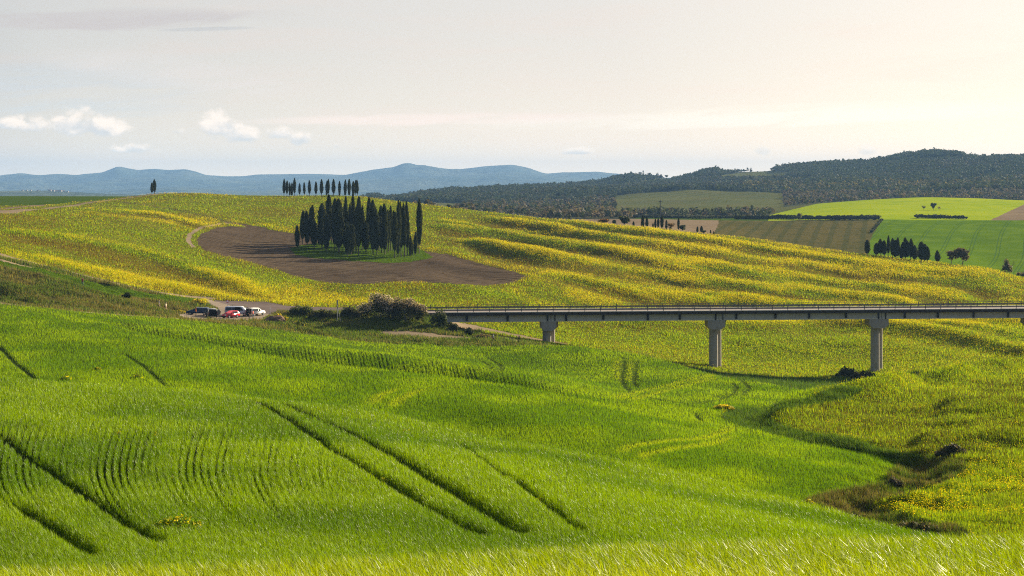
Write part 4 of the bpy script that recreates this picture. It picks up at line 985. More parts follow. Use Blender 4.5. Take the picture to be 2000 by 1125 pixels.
def limbs(name, h, r, spread, n, seed, twigs=0):
    rg = random.Random(seed); V, Fq = [], []
    tube(V, Fq, (0, 0, -.3), (0.05 * h * rg.uniform(-1, 1), 0, h * .35), r, r * .75)
    for k in range(n):
        a = 6.283 * k / n + rg.uniform(-.4, .4); z = h * rg.uniform(.25, .4)
        p1 = (spread * .45 * math.cos(a), spread * .45 * math.sin(a), z + h * .25); p2 = (spread * .85 * math.cos(a + .2), spread * .85 * math.sin(a + .2), z + h * rg.uniform(.35, .55))
        tube(V, Fq, (0, 0, z), p1, r * .5, r * .3, 5); tube(V, Fq, p1, p2, r * .3, r * .1, 5)
        for q in range(twigs):
            b = a + rg.uniform(-1.3, 1.3); s = rg.uniform(.2, .9); st = tuple(p1[i] + (p2[i] - p1[i]) * s for i in range(3))
            el = rg.uniform(.2, 1.2); L = spread * rg.uniform(.25, .5)
            tube(V, Fq, st, (st[0] + L * math.cos(b) * math.cos(el), st[1] + L * math.sin(b) * math.cos(el), st[2] + L * math.sin(el) * 1.3), r * .12, r * .03, 4)
    return quad_mesh(name, V, Fq)
def broad_tree(name, px, base, D, wpx, hpx, col, label, cat='tree', group=None, bare=False, seed=1, n=700, base_on_ground=True, lobes=7):
    x = (px - 1000) / F * D; z = float(H(np.array(x), np.array(D)))
    w, h = wpx / F * D, hpx / F * D
    e = empty(name, (x, D, z)); tag(e, label, cat, group)
    rg = random.Random(seed)
    link('trunk', limbs('trunk', h, max(.08, w * .03), w * .5, 6, seed, 9 if bare else 2), M_bark2, e)
    cs = []
    for k in range(lobes):
        a = rg.uniform(0, 6.28); rr = rg.uniform(.1, .62) * w / 2; cs.append((rr * math.cos(a), rr * math.sin(a), h * rg.uniform(.42, .80), w * rg.uniform(.16, .28), w * rg.uniform(.16, .28), h * rg.uniform(.12, .2)))
    V, T, C = leaf_cloud(seed, cs, int(n * (.45 if bare else 1)), .06 * w if bare else .075 * w, col)
    link('crown', np_mesh('crown', V, T, False, C), M_leaf, e)
    return e
def Dcrestp(px, k=22, add=15): return float(DD[KF][int(col_of(px))]) + add
bare1 = [(.13, .115, .07), (.15, .135, .08), (.09, .08, .055)]
broad_tree('bare_tree', 1858, 517, Dcrestp(1858), 26, 32, bare1, 'greyish brown budding round tree, the left one behind the crest below the tramlined field', group='budding trees behind the crest', bare=True, seed=5, n=1400)
broad_tree('bare_tree', 1880, 520, Dcrestp(1880), 38, 38, bare1, 'widest greyish brown budding tree behind the crest below the tramlined field', group='budding trees behind the crest', bare=True, seed=6, n=1800, lobes=10)
broad_tree('bare_tree', 1969, 536, Dcrestp(1969, 22, 40), 28, 44, bare1, 'lone bare round tree near the right edge in front of the green field', group='budding trees behind the crest', bare=True, seed=7, n=1500)
broad_tree('bare_bush', 1997, 545, Dcrestp(1997, 22, 10), 26, 14, bare1, 'low bare bush at the right edge on the yellow crest', 'bush', bare=True, seed=8, n=700)
broad_tree('round_tree', 1823, 424, 1320, 13, 16, [(.04, .07, .02), (.055, .085, .03)], 'dark round evergreen tree alone in the bright green field', seed=11, n=700)
broad_tree('small_tree', 1804, 424, 1320, 10, 11, [(.09, .09, .04)], 'smaller thin tree left of the dark round tree in the bright green field', seed=12, bare=True, n=500)
broad_tree('small_tree', 1834, 424, 1320, 8, 8, [(.20, .17, .08)], 'pale low tree right of the dark round tree in the bright green field', seed=13, bare=True, n=400)
broad_tree('poplar_tree', 1847, 361, 2330, 9, 16, [(.42, .34, .07), (.35, .30, .08)], 'pale yellow poplar standing out against the dark woods at the right', seed=14, n=500)
broad_tree('small_tree', 1561, 431, 1150, 14, 16, [(.16, .17, .07), (.2, .2, .09)], 'pale olive round tree standing in the long dark hedge', seed=15, n=500)
broad_tree('evergreen_tree', 1200, 441, Dcrestp(1200, 22, 12), 13, 12, [(.04, .055, .02)], 'low dark rounded tree, left of the two evergreens behind the yellow crest', seed=16)
broad_tree('evergreen_tree', 1219, 443, Dcrestp(1219, 22, 12), 24, 21, [(.045, .06, .022)], 'broad dark rounded tree, the largest evergreen behind the yellow crest', seed=17)
broad_tree('evergreen_tree', 1334, 453, Dcrestp(1334, 22, 10), 17, 15, [(.045, .06, .022)], 'rounded dark bush tree right of the last tall cypress behind the yellow crest', seed=18)
broad_tree('evergreen_tree', 1374, 457, Dcrestp(1374, 22, 8), 11, 9, [(.05, .065, .022)], 'small dark rounded bush in front of the brown field behind the yellow crest', seed=19)
broad_tree('autumn_bush', 1175, 436, Dcrestp(1175, 22, 15), 34, 10, [(.22, .11, .05), (.16, .10, .05)], 'low rusty brown thicket behind the yellow crest left of the evergreens', 'bush', seed=20, bare=True, n=900)
broad_tree('autumn_bush', 1308, 447, Dcrestp(1308, 22, 15), 22, 16, [(.24, .15, .06), (.18, .12, .06)], 'thin rusty bush among the cypresses behind the yellow crest', 'bush', seed=21, bare=True, n=500)
broad_tree('evergreen_tree', 1789, 487, Dcrestp(1789, 22, 18), 22, 22, [(.05, .07, .025)], 'open dark pine between the cypresses by the green tramlined field', seed=22, n=350)
# skyline trees on the hill by the farm, and the knob
for k, (px, hp, w) in enumerate([(1256, 12, 5), (1250, 8, 10), (1268, 8, 10), (1284, 9, 7), (1292, 6, 7), (1302, 5, 9), (1232, 7, 12)]):
    D = 3500.0
    broad_tree('skyline_tree', px, 340, D, w, hp + 3, [(.05, .07, .03)], f"dark tree on the far skyline, {ordinal(sorted([1256, 1250, 1268, 1284, 1292, 1302, 1232]).index(px), 7)} on the open hilltop", 'tree', 'trees on the open hilltop', seed=40 + k, n=260)

def bush(name, px, base, D, wpx, hpx, col, label, seed, n=1200, flat=False, group=None, s=.10, bloom=None, dpt=.6, leafpx=1.7):
    x = (px - 1000) / F * D; z = float(H(np.array(x), np.array(D))); w, h = wpx / F * D, hpx / F * D
    e = empty(name, (x, D, z)); tag(e, label, 'bush', group)
    rg = random.Random(seed); cs = []
    m = max(4, int(w / h * 4))
    for k in range(m):
        a = (k + rg.random()) / m - .5
        hh = h * (1 - 1.1 * a * a * 2) * rg.uniform(.75, 1.0)
        cs.append((a * w * .86, rg.uniform(-.2, .2) * w * dpt, hh * .5, max(w / m * 1.0, h * .22), w * .22 * dpt + .3, hh * .5))
    V, T, C = leaf_cloud(seed, cs, n, leafpx / F * D, col)
    link('foliage', np_mesh('foliage', V, T, False, C), M_leaf, e)
    V, Fq = [], []
    for k in range(m * 3 if h > 1.3 else 0):
        c = rg.choice(cs); a = rg.uniform(0, 6.28)
        tube(V, Fq, (0, 0, -.2), (c[0] + math.cos(a) * c[3] * .6, c[1] + math.sin(a) * c[3] * .4, c[5] * rg.uniform(1.2, 1.9)), .04, .015, 4)
    if V: link('stems', quad_mesh('stems', V, Fq), M_bark2, e)
    if bloom:
        bc, bn, lo = bloom
        cs2 = [(c[0], c[1], c[2] + c[5] * lo, c[3] * 1.02, c[4] * 1.02, c[5] * (1.08 - lo)) for c in cs]
        V, T, C = leaf_cloud(seed + 1, cs2, bn, leafpx * .75 / F * D, bc)
        link('blossom', np_mesh('blossom', V, T, False, C), M_flower, e)
    return e
DK = [(.06, .075, .03), (.08, .08, .035), (.05, .055, .025)]
BLO = [(.62, .52, .42), (.52, .42, .33), (.7, .62, .5)]
bush('blossom_bush', 738, 634, 375, 68, 64, DK, 'tallest bush with pale pinkish blossom at the left of the thicket by the bridge', 51, 2600, group='pale blossoming thicket by the bridge', bloom=(BLO, 2600, .35))
bush('blossom_bush', 797, 640, 375, 88, 56, DK, 'wide bush with tan blossom on top beside the end of the bridge', 52, 3000, group='pale blossoming thicket by the bridge', bloom=([(.42, .33, .24), (.5, .4, .3), (.34, .27, .18)], 2400, .45))
bush('dark_bush', 858, 640, 375, 36, 44, [(.05, .07, .025), (.07, .09, .03)], 'dark green bush in front of the first girder of the bridge', 53, 1400)
bush('dark_bush', 686, 630, 376, 50, 22, DK, 'dark low bush left of the tall blossoming bush', 54, 1300)
bush('dark_bush', 634, 628, 374, 64, 22, DK, 'dark scrub below the crash barrier between the road and the path', 55, 1300)
bush('dark_bush', 590, 620, 378, 60, 22, [(.07, .10, .03), (.06, .07, .03), (.10, .13, .03)], 'dark green scrub right of the road sign post beside the asphalt road', 56, 1300)
bush('dark_bush', 884, 640, 376, 24, 22, DK, 'round dark bush just right of the dark green one under the bridge end', 57, 700)
bush('dark_bush', 916, 645, 372, 18, 22, [(.05, .07, .025)], 'small dark bush beside the path under the bridge', 58, 600)
bush('dry_bush', 945, 655, 362, 44, 12, [(.22, .16, .11), (.12, .10, .06)], 'low dry brown scrub beside the path near the two walkers', 59, 700)
bush('mustard_bush', 546, 612, 368, 34, 16, [(.10, .15, .02), (.40, .33, .02), (.55, .44, .02)], 'yellow flowering clump at the right end of the lay by', 60, 900)
bush('mustard_bush', 578, 626, 362, 50, 14, [(.08, .12, .02), (.30, .27, .02), (.06, .09, .02)], 'yellowish green scrub just behind the brown earth mound', 61, 900)
bush('mustard_bush', 352, 606, 372, 20, 8, [(.5, .42, .02), (.35, .32, .02)], 'bright yellow flower clump left of the dark blue car', 62, 400)
bush('mustard_bush', 385, 588, 392, 36, 11, [(.5, .42, .02), (.16, .20, .02), (.6, .48, .02)], 'bright yellow flower clump on the corner above the parked cars', 63, 800)
bush('dark_bush', 247, 600, 362, 20, 14, [(.05, .07, .02)], 'dark bush on the brown bank behind the two pale walkers', 64, 500)
bush('dark_bush', 1265, 697, 362, 36, 12, [(.06, .06, .03)], 'long dark thicket under the bridge between the first and second pier', 65, 700)
bush('dark_bush', 1655, 733, 384, 44, 24, [(.04, .06, .02), (.05, .05, .03)], 'dark round bush at the left foot of the third bridge pier', 66, 1500)
bush('dark_bush', 1690, 738, 380, 60, 16, [(.05, .045, .03), (.04, .05, .02)], 'low dark brambles around the foot of the third bridge pier', 67, 1500)
bush('mustard_bush', 1414, 818, 222, 46, 12, [(.55, .43, .02), (.6, .5, .03), (.14, .2, .02)], 'yellow flowering clump at the bend of the creek', 68, 1000)
bush('mustard_bush', 1579, 985, 151, 26, 18, [(.55, .48, .006), (.5, .45, .01), (.14, .2, .02)], 'small bright yellow flowering bush at the edge of the gully', 69, 900, leafpx=2.0)
bush('mustard_bush', 345, 1088, 53, 105, 36, [(.55, .48, .006), (.14, .24, .02), (.10, .2, .015)], 'largest yellow flower patch low in the near wheat at the left', 70, 1500, leafpx=2.2, dpt=.35)
bush('dry_bush', 1748, 945, 162, 36, 26, [(.13, .10, .08), (.10, .11, .05)], 'brown leafless scrub on the left bank of the gully', 71, 1200, leafpx=2.2)
bush('dry_bush', 1860, 926, 176, 62, 30, [(.10, .085, .06), (.06, .07, .03)], 'dark brown scrubby mound on the right bank of the gully', 72, 1800, leafpx=2.4)
bush('dry_bush', 1790, 1035, 140, 120, 22, [(.07, .09, .03), (.05, .06, .02), (.15, .12, .07)], 'long dark scrub low along the near side of the gully', 73, 2200, leafpx=2.4)
bush('dry_bush', 1670, 1003, 148, 90, 22, [(.16, .13, .06), (.07, .10, .02)], 'dry tussocks filling the gully beside the yellow bush', 74, 1800, leafpx=2.4)
for k, (px, py, w) in enumerate([(338, 940, 26), (440, 1043, 40), (750, 942, 24), (795, 845, 16), (1055, 982, 22), (690, 945, 20), (300, 852, 16), (190, 724, 16), (128, 742, 24), (270, 738, 18), (880, 915, 14), (230, 850, 14), (650, 1002, 22)]):
    D = dist_at(px, py, 50 if py > 800 else 150, 125 if py > 800 else 290); rk = ['farther', 'nearer'][py > 930]
    bush('flower_clump', px, py, D, w, 10, [(.55, .48, .006), (.14, .24, .02), (.10, .2, .015)], f"thin scatter of yellow flowers in the wheat, {ordinal(sorted([338, 440, 750, 795, 1055, 690, 300, 190, 128, 270, 880, 230, 650]).index(px), 13)}", 80 + k, 260, group='small yellow flower patches in the wheat', leafpx=1.6, dpt=.8)
# ------------------------------------------------------------------ bridge
def concrete(name, col, streak=.5):
    m, g, out = new_mat(name)
    tc = g.n('ShaderNodeTexCoord'); v = tc.outputs['Object']
    mp = g.n('ShaderNodeMapping'); g.set(mp.inputs[0], v); mp.inputs['Scale'].default_value = (1.6, 1.6, .22)
    a = g.noise(v, .5, 4, .6); b = g.noise(mp.outputs[0], 1.0, 5, .7)
    c = g.mix(a, tuple(x * .85 for x in col), tuple(x * 1.12 for x in col))
    c = g.mix(g.math('MULTIPLY', g.smooth(b, .52, .75), streak), c, tuple(x * .35 for x in col))
    p = g.n('ShaderNodeBsdfPrincipled'); g.set(p.inputs['Base Color'], c); p.inputs['Roughness'].default_value = .9; p.inputs['Specular IOR Level'].default_value = .1
    g.set(out.inputs[0], p.outputs[0]); return m
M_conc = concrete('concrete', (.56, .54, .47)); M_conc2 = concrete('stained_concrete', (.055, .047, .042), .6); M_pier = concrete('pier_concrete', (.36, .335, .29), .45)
M_joint = simple('joint_stain', (.035, .033, .03), .9)
M_rail = simple('galvanised_steel', (.08, .085, .10), .6, .3, .2, noise=(1.5, .25))
M_asph = simple('bridge_asphalt', (.18, .145, .135), .9, noise=(.6, .15))
def box_bm(bm, x0, x1, y0, y1, z0, z1):
    v = [bm.verts.new(p) for p in ((x0, y0, z0), (x1, y0, z0), (x1, y1, z0), (x0, y1, z0), (x0, y0, z1), (x1, y0, z1), (x1, y1, z1), (x0, y1, z1))]
    for f in ((0, 3, 2, 1), (4, 5, 6, 7), (0, 1, 5, 4), (1, 2, 6, 5), (2, 3, 7, 6), (3, 0, 4, 7)): bm.faces.new([v[i] for i in f])
def bm_obj(name, fn, mat, parent=None, smooth=False, bevel=0):
    bm = bmesh.new(); fn(bm)
    if bevel: bmesh.ops.bevel(bm, geom=bm.edges[:], offset=bevel, segments=1, affect='EDGES')
    bmesh.ops.recalc_face_normals(bm, faces=bm.faces)
    me = bpy.data.meshes.new(name); bm.to_mesh(me); bm.free()
    if smooth: me.polygons.foreach_set('use_smooth', [True] * len(me.polygons))
    return link(name, me, mat, parent)
MB = 0.10; ANG = math.atan(MB)
def bdist(px): u = (px - 1000) / F; return (392 - MB * 8) / (1 - MB * u)      # distance of the bridge axis on bearing px
def bs(px):                                                                  # metre mark along the bridge
    D = bdist(px); return ((px - 1000) / F * D - 8) / math.cos(ANG)
bridge = empty('road_bridge', (8, 392, -27.1), ANG)
tag(bridge, 'long concrete road bridge with dark stained deck edge on tall pale piers', 'bridge')
s0, s1 = bs(868), bs(2330)
W = 4.9
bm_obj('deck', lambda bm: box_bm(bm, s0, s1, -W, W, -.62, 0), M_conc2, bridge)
bm_obj('road_surface', lambda bm: box_bm(bm, s0, s1, -W + .55, W - .55, .004, .06), M_asph, bridge)
for y in (-W + .27, W - .27): bm_obj('kerb', lambda bm: box_bm(bm, s0, s1, y - .25, y + .25, .003, .16), M_conc, bridge)
PIERS = [(1072, 672, .92), (1397, 724, 1.06), (1712, 736, 1.22), (2017, 735, 1.3)]
edges_s = [s0] + [bs(p[0]) for p in PIERS] + [s1]
for a, b in zip(edges_s[:-1], edges_s[1:]):
    for y in (-3.55, -1.2, 1.2, 3.55):
        g = bm_obj('girder', lambda bm: (box_bm(bm, a + .06, b - .06, y - .22, y + .22, -2.05, -.623), box_bm(bm, a + .06, b - .06, y - .40, y + .40, -2.07, -1.75)), M_conc, bridge)
for px in (909, 988, 1101, 1173, 1259, 1321, 1430, 1506, 1571, 1642, 1756, 1820, 1889, 1956):
    s = bs(px); bm_obj('diaphragm_stain' if 0 else 'drain_stain', lambda bm: box_bm(bm, s - .22, s + .22, -4.10, -3.98, -2.0 + random.uniform(0, .25), -.64), M_joint, bridge)  # thin dark boxes standing for drain stains on the girder
def shaft(bm, cx, cy, r, z0, z1, n=12):
    ring = []
    for z, k in ((z0, 1.04), (z1, 1.0)):
        ring.append([bm.verts.new((cx + r * k * math.cos(2 * math.pi * (i + .5) / n), cy + r * k * math.sin(2 * math.pi * (i + .5) / n), z)) for i in range(n)])
    for i in range(n): bm.faces.new((ring[0][i], ring[0][(i + 1) % n], ring[1][(i + 1) % n], ring[1][i]))
    bm.faces.new(ring[1]); bm.faces.new(ring[0][::-1])
def capblock(bm, x0, x1, y0, y1, z0, zt, bev):
    pts = [(x0, zt), (x0, z0 + bev * .75), (x0 + bev, z0), (x1 - bev, z0), (x1, z0 + bev * .75), (x1, zt)]
    A = [bm.verts.new((x, y0, z)) for x, z in pts]; B = [bm.verts.new((x, y1, z)) for x, z in pts]
    bm.faces.new(A); bm.faces.new(B[::-1])
    for i in range(6): j = (i + 1) % 6; bm.faces.new((A[j], A[i], B[i], B[j]))
for i, (px, by, k) in enumerate(PIERS):
    s = bs(px); wx = 8 + s * math.cos(ANG); wy = 392 + s * math.sin(ANG)
    zg = float(H(np.array(wx), np.array(wy))) - 3
    p = empty('pier', (s, 0, 0)); p.parent = bridge
    t = -2.08
    bm_obj('shaft', lambda bm: (shaft(bm, -.70 * k, -1.6, .95, zg + 27.1, t - 1.3), shaft(bm, .62 * k, 1.3, .95, zg + 27.1, t - 1.3), box_bm(bm, -.5, .45, -1.2, .9, zg + 27.1, t - 1.35)), M_pier, p, False)
    bm_obj('cap', lambda bm: (capblock(bm, -2.3 * k, 1.25 * k, -4.0, -.35, t - 2.0, t, .8 * k), capblock(bm, -.9 * k, 2.3 * k, .35, 4.0, t - 2.0, t, .8 * k), box_bm(bm, -.95 * k, 1.1 * k, -.345, .345, t - 1.5, t - .5)), M_pier, p)
    for xa, xb in ((-.95, -.60), (.72, .95)): bm_obj('joint', lambda bm: box_bm(bm, xa, xb, -4.0, -3.98, -2.0, -.64), M_joint, p)
def rail(y, name, top):
    # a long barrier: two corrugated beams and a handrail; every post its own part
    a, b = s0 - 22, s1
    bm_obj(name, lambda bm: [box_bm(bm, a, b, y - .04 + o, y + .04 + o, z0, z1) for z0, z1, o in ((.42, .56, 0), (.58, .74, -.03), (top, top + .06, 0))], M_rail, bridge)
    n = int((b - a) / 3.45); n = min(n, 62)
    for i in range(n):
        s = a + .4 + 3.45 * i + (1.6 if y > 0 else 0)
        bm_obj('rail_post', lambda bm: box_bm(bm, s - .06, s + .06, y + .045, y + .16, -.3 if s < s0 else .005, top + (.12 if y > 0 else .02)), M_rail, bridge)
rail(-W + .1, 'guard_rail', .98); rail(W - .2, 'guard_rail', 1.05)
# the abutment under the near end
bm_obj('abutment', lambda bm: box_bm(bm, s0 - 1.2, s0 + 1.4, -4.6, 4.6, -6, -2.1), M_conc2, bridge)
bm_obj('road', lambda bm: box_bm(bm, s0 - 36, s0 - .02, -W + .4, W - .4, -.3, .02), M_asph)['kind'] = 'structure'
S.collection.objects['road.001'].location = bridge.location; S.collection.objects['road.001'].rotation_euler = bridge.rotation_euler

# ------------------------------------------------------------------ vehicles
M_glass = simple('car_glass', (.02, .025, .03), .08, .6); M_tyre = simple('tyre_rubber', (.02, .02, .02), .8); M_rim = simple('alloy', (.55, .55, .56), .35, .5, .8)
M_dark = simple('dark_interior', (.012, .012, .014), .9); M_lamp = simple('head_lamp', (.8, .8, .75), .2, .6); M_tail = simple('tail_lamp', (.45, .02, .015), .3, .5)
def paintm(name, col): return simple(name, col, .28, .6)
M_plate = simple('number_plate', (.75, .75, .72), .5)
def vehicle(name, label, cat, loc, rz, L, Wd, Hh, kind, col, group='vehicles parked in the lay by', opened=None):
    e = empty(name, loc, rz); tag(e, label, cat, group)
    pm = paintm(name + '_paint', col); w = Wd / 2; hl = L / 2; wr = .33 if kind != 'van' else .36
    if kind == 'van': prof = [(-hl, .35, .96), (-hl, 1.15, 1), (-hl + .06, Hh - .12, .90), (-hl + .25, Hh, .84), (hl - 1.75, Hh, .84), (hl - 1.35, Hh - .10, .86), (hl - .62, 1.18, .97), (hl - .12, .98, .95), (hl, .62, .92), (hl - .02, .35, .92)]
    elif kind == 'suv': prof = [(-hl, .40, .95), (-hl, 1.0, .99), (-hl + .22, Hh - .10, .86), (-hl + .45, Hh, .80), (hl - 2.0, Hh, .80), (hl - 1.25, 1.08, .95), (hl - .15, .92, .93), (hl, .6, .9), (hl - .02, .35, .9)]
    else: prof = [(-hl, .40, .93), (-hl + .02, .92, .98), (-hl + .40, Hh - .12, .80), (-hl + .75, Hh, .76), (hl - 2.15, Hh, .76), (hl - 1.25, .98, .95), (hl - .2, .78, .92), (hl, .55, .88), (hl - .02, .3, .88)]
    def body(bm):
        A = [bm.verts.new((x, w * k, z)) for x, z, k in prof]; B = [bm.verts.new((x, -w * k, z)) for x, z, k in prof]
        n = len(prof)
        for i in range(n): j = (i + 1) % n; bm.faces.new((A[i], A[j], B[j], B[i]))
        for side, flip in ((A, False), (B, True)):
            # side panel in two: lower skirt and cabin, so the waist line reads
            bm.faces.new(side if not flip else side[::-1])
        bmesh.ops.bevel(bm, geom=bm.edges[:], offset=.05, segments=2, affect='EDGES')
    bm_obj('body', body, pm, e, True)
    def q(name, pts, mat, par=e, th=.02):
        def f(bm):
            c = Vector((0, 0, 0)); P = [Vector(p) for p in pts]
            nrm = (P[1] - P[0]).cross(P[2] - P[1]).normalized()
            a = [bm.verts.new(p + nrm * th) for p in P]; b = [bm.verts.new(p - nrm * th) for p in P]
            bm.faces.new(a); bm.faces.new(b[::-1])
            for i in range(len(P)): j = (i + 1) % len(P); bm.faces.new((a[i], b[i], b[j], a[j]))
        return bm_obj(name, f, mat, par)
    zt, zb = Hh - .16, (1.14 if kind == 'van' else (1.02 if kind == 'suv' else .94))
    ct, cb = (.88, 1.0) if kind == 'van' else ((.84, .985) if kind == 'suv' else (.80, .985))
    if kind == 'van': spans = [(-hl + .15, -hl + 1.45), (-hl + 1.55, hl - 2.45), (hl - 2.3, hl - 1.05)]; fx = (hl - 1.42, hl - .68)
    elif kind == 'suv': spans = [(-hl + .35, -hl + 1.15), (-hl + 1.25, -hl + 2.15), (-hl + 2.25, hl - 1.5)]; fx = (hl - 1.93, hl - 1.3)
    else: spans = [(-hl + .55, -hl + 1.35), (-hl + 1.45, hl - 1.65)]; fx = (hl - 2.08, hl - 1.32)
    for sgn in (1, -1):
        for a, b in spans:
            last = b == spans[-1][1]
            q('side_window', [(a, sgn * w * cb, zb), (b, sgn * w * cb, zb), (b - (.5 if last else 0), sgn * w * ct, zt), (a + (.12 if a == spans[0][0] else 0), sgn * w * ct, zt)], M_glass)
        for wx in (-hl + .85, hl - .85):
            wh = empty('wheel', (wx, sgn * (w - .10), wr)); wh.parent = e
            def disc(r, t, off):
                def f(bm):
                    bmesh.ops.create_cone(bm, cap_ends=True, segments=20, radius1=r, radius2=r, depth=t, matrix=Matrix.Translation((0, sgn * off, 0)) @ Matrix.Rotation(math.pi / 2, 4, 'X'))
                return f
            bm_obj('tyre', disc(wr, .22, 0), M_tyre, wh); bm_obj('rim', disc(wr * .62, .05, .10), M_rim, wh)
        q('headlight', [(hl + .01, sgn * w * .45, .62), (hl + .01, sgn * w * .85, .62), (hl - .10, sgn * w * .85, .80), (hl - .08, sgn * w * .45, .80)], M_lamp)
        q('tail_light', [(-hl - .02, sgn * w * .72, .8), (-hl - .02, sgn * w * .93, .8), (-hl - .01, sgn * w * .93, 1.12 if kind != 'car' else .92), (-hl - .01, sgn * w * .72, 1.12 if kind != 'car' else .92)], M_tail)
        bm_obj('wing_mirror', lambda bm: box_bm(bm, fx[1] - .25, fx[1] - .1, sgn * (w + .02) - .08, sgn * (w + .02) + .08, zb + .0, zb + .18), pm, e)
    q('windscreen', [(fx[1] + .03, -w * .82, zb + .04), (fx[1] + .03, w * .82, zb + .04), (fx[0] + .03, w * .70, zt + .04), (fx[0] + .03, -w * .70, zt + .04)], M_glass)
    if opened != 'rear':
        rx0, rx1 = (-hl, -hl + .05) if kind == 'van' else ((-hl + .05, -hl + .2) if kind == 'suv' else (-hl + .08, -hl + .36))
        q('rear_window', [(rx0 - .02, -w * .78, zb + .05), (rx0 - .02, w * .78, zb + .05), (rx1 - .02, w * .66, zt), (rx1 - .02, -w * .66, zt)], M_glass)
        q('number_plate', [(-hl - .03, -.26, .55), (-hl - .03, .26, .55), (-hl - .03, .26, .67), (-hl - .03, -.26, .67)], M_plate)
    else:
        q('open_boot', [(-hl - .03, -w * .86, .62), (-hl - .03, w * .86, .62), (-hl - .02 + (.0 if kind == 'van' else .14), w * .76, zt + .06), (-hl - .02 + (.0 if kind == 'van' else .14), -w * .76, zt + .06)], M_dark)
        if kind == 'van':
            for sgn in (1, -1):
                d = q('rear_door', [(-hl, sgn * w * .97, .5), (-hl - .75, sgn * (w + .25), .5), (-hl - .75, sgn * (w + .2), zt + .05), (-hl, sgn * w * .9, zt + .05)], pm, th=.03)
                q('door_window', [(-hl - .12, sgn * (w * .97 + .05), 1.2), (-hl - .63, sgn * (w + .22), 1.2), (-hl - .63, sgn * (w + .19), zt - .08), (-hl - .12, sgn * (w * .93 + .05), zt - .08)], M_glass, d, .045)
        else:
            d = q('tailgate', [(-hl + .30, -w * .78, Hh - .02), (-hl + .30, w * .78, Hh - .02), (-hl - .75, w * .74, Hh + .22), (-hl - .75, -w * .74, Hh + .22)], pm, th=.03)
    q('bumper', [(hl + .02, -w * .86, .34), (hl + .02, w * .86, .34), (hl + .03, w * .86, .56), (hl + .03, -w * .86, .56)], M_tyre)
    q('bumper', [(-hl - .02, -w * .9, .36), (-hl - .02, w * .9, .36), (-hl - .03, w * .9, .56), (-hl - .03, -w * .9, .56)], M_tyre)
    return e
def spot(px, D, dz=0.0): x = (px - 1000) / F * D; return (x, D, float(H(np.array(x), np.array(D))) + dz)
vehicle('parked_car', 'dark blue car with sloping bonnet at the left end of the lay by', 'car', spot(387, 371), R(176), 4.7, 1.85, 1.55, 'suv', (.02, .045, .11))
vehicle('parked_van', 'small grey van with its dark rear doors standing open', 'van', spot(413, 367.5), R(108), 4.3, 1.9, 1.82, 'van', (.20, .21, .20), opened='rear')
vehicle('parked_car', 'bright red hatchback with its dark windscreen facing the wheat field', 'car', spot(450, 367), R(-128), 3.9, 1.75, 1.50, 'car', (.50, .015, .03))
wv = vehicle('parked_van', 'silver white minibus van parked side on behind the red car', 'van', spot(464, 373.5), R(-4), 5.0, 1.95, 1.95, 'van', (.62, .66, .72))
bm_obj('open_side_door', lambda bm: box_bm(bm, -.35, .70, -1.005, -.96, .42, 1.86), M_dark, wv)
bm_obj('door_pillar', lambda bm: box_bm(bm, -1.55, -.40, -1.05, -1.01, .42, 1.08), wv.children[0].data.materials[0], wv)
vehicle('parked_car', 'white estate car at the right end with its dark boot open', 'car', spot(499, 374), R(58), 4.5, 1.85, 1.66, 'suv', (.78, .77, .74), opened='rear')

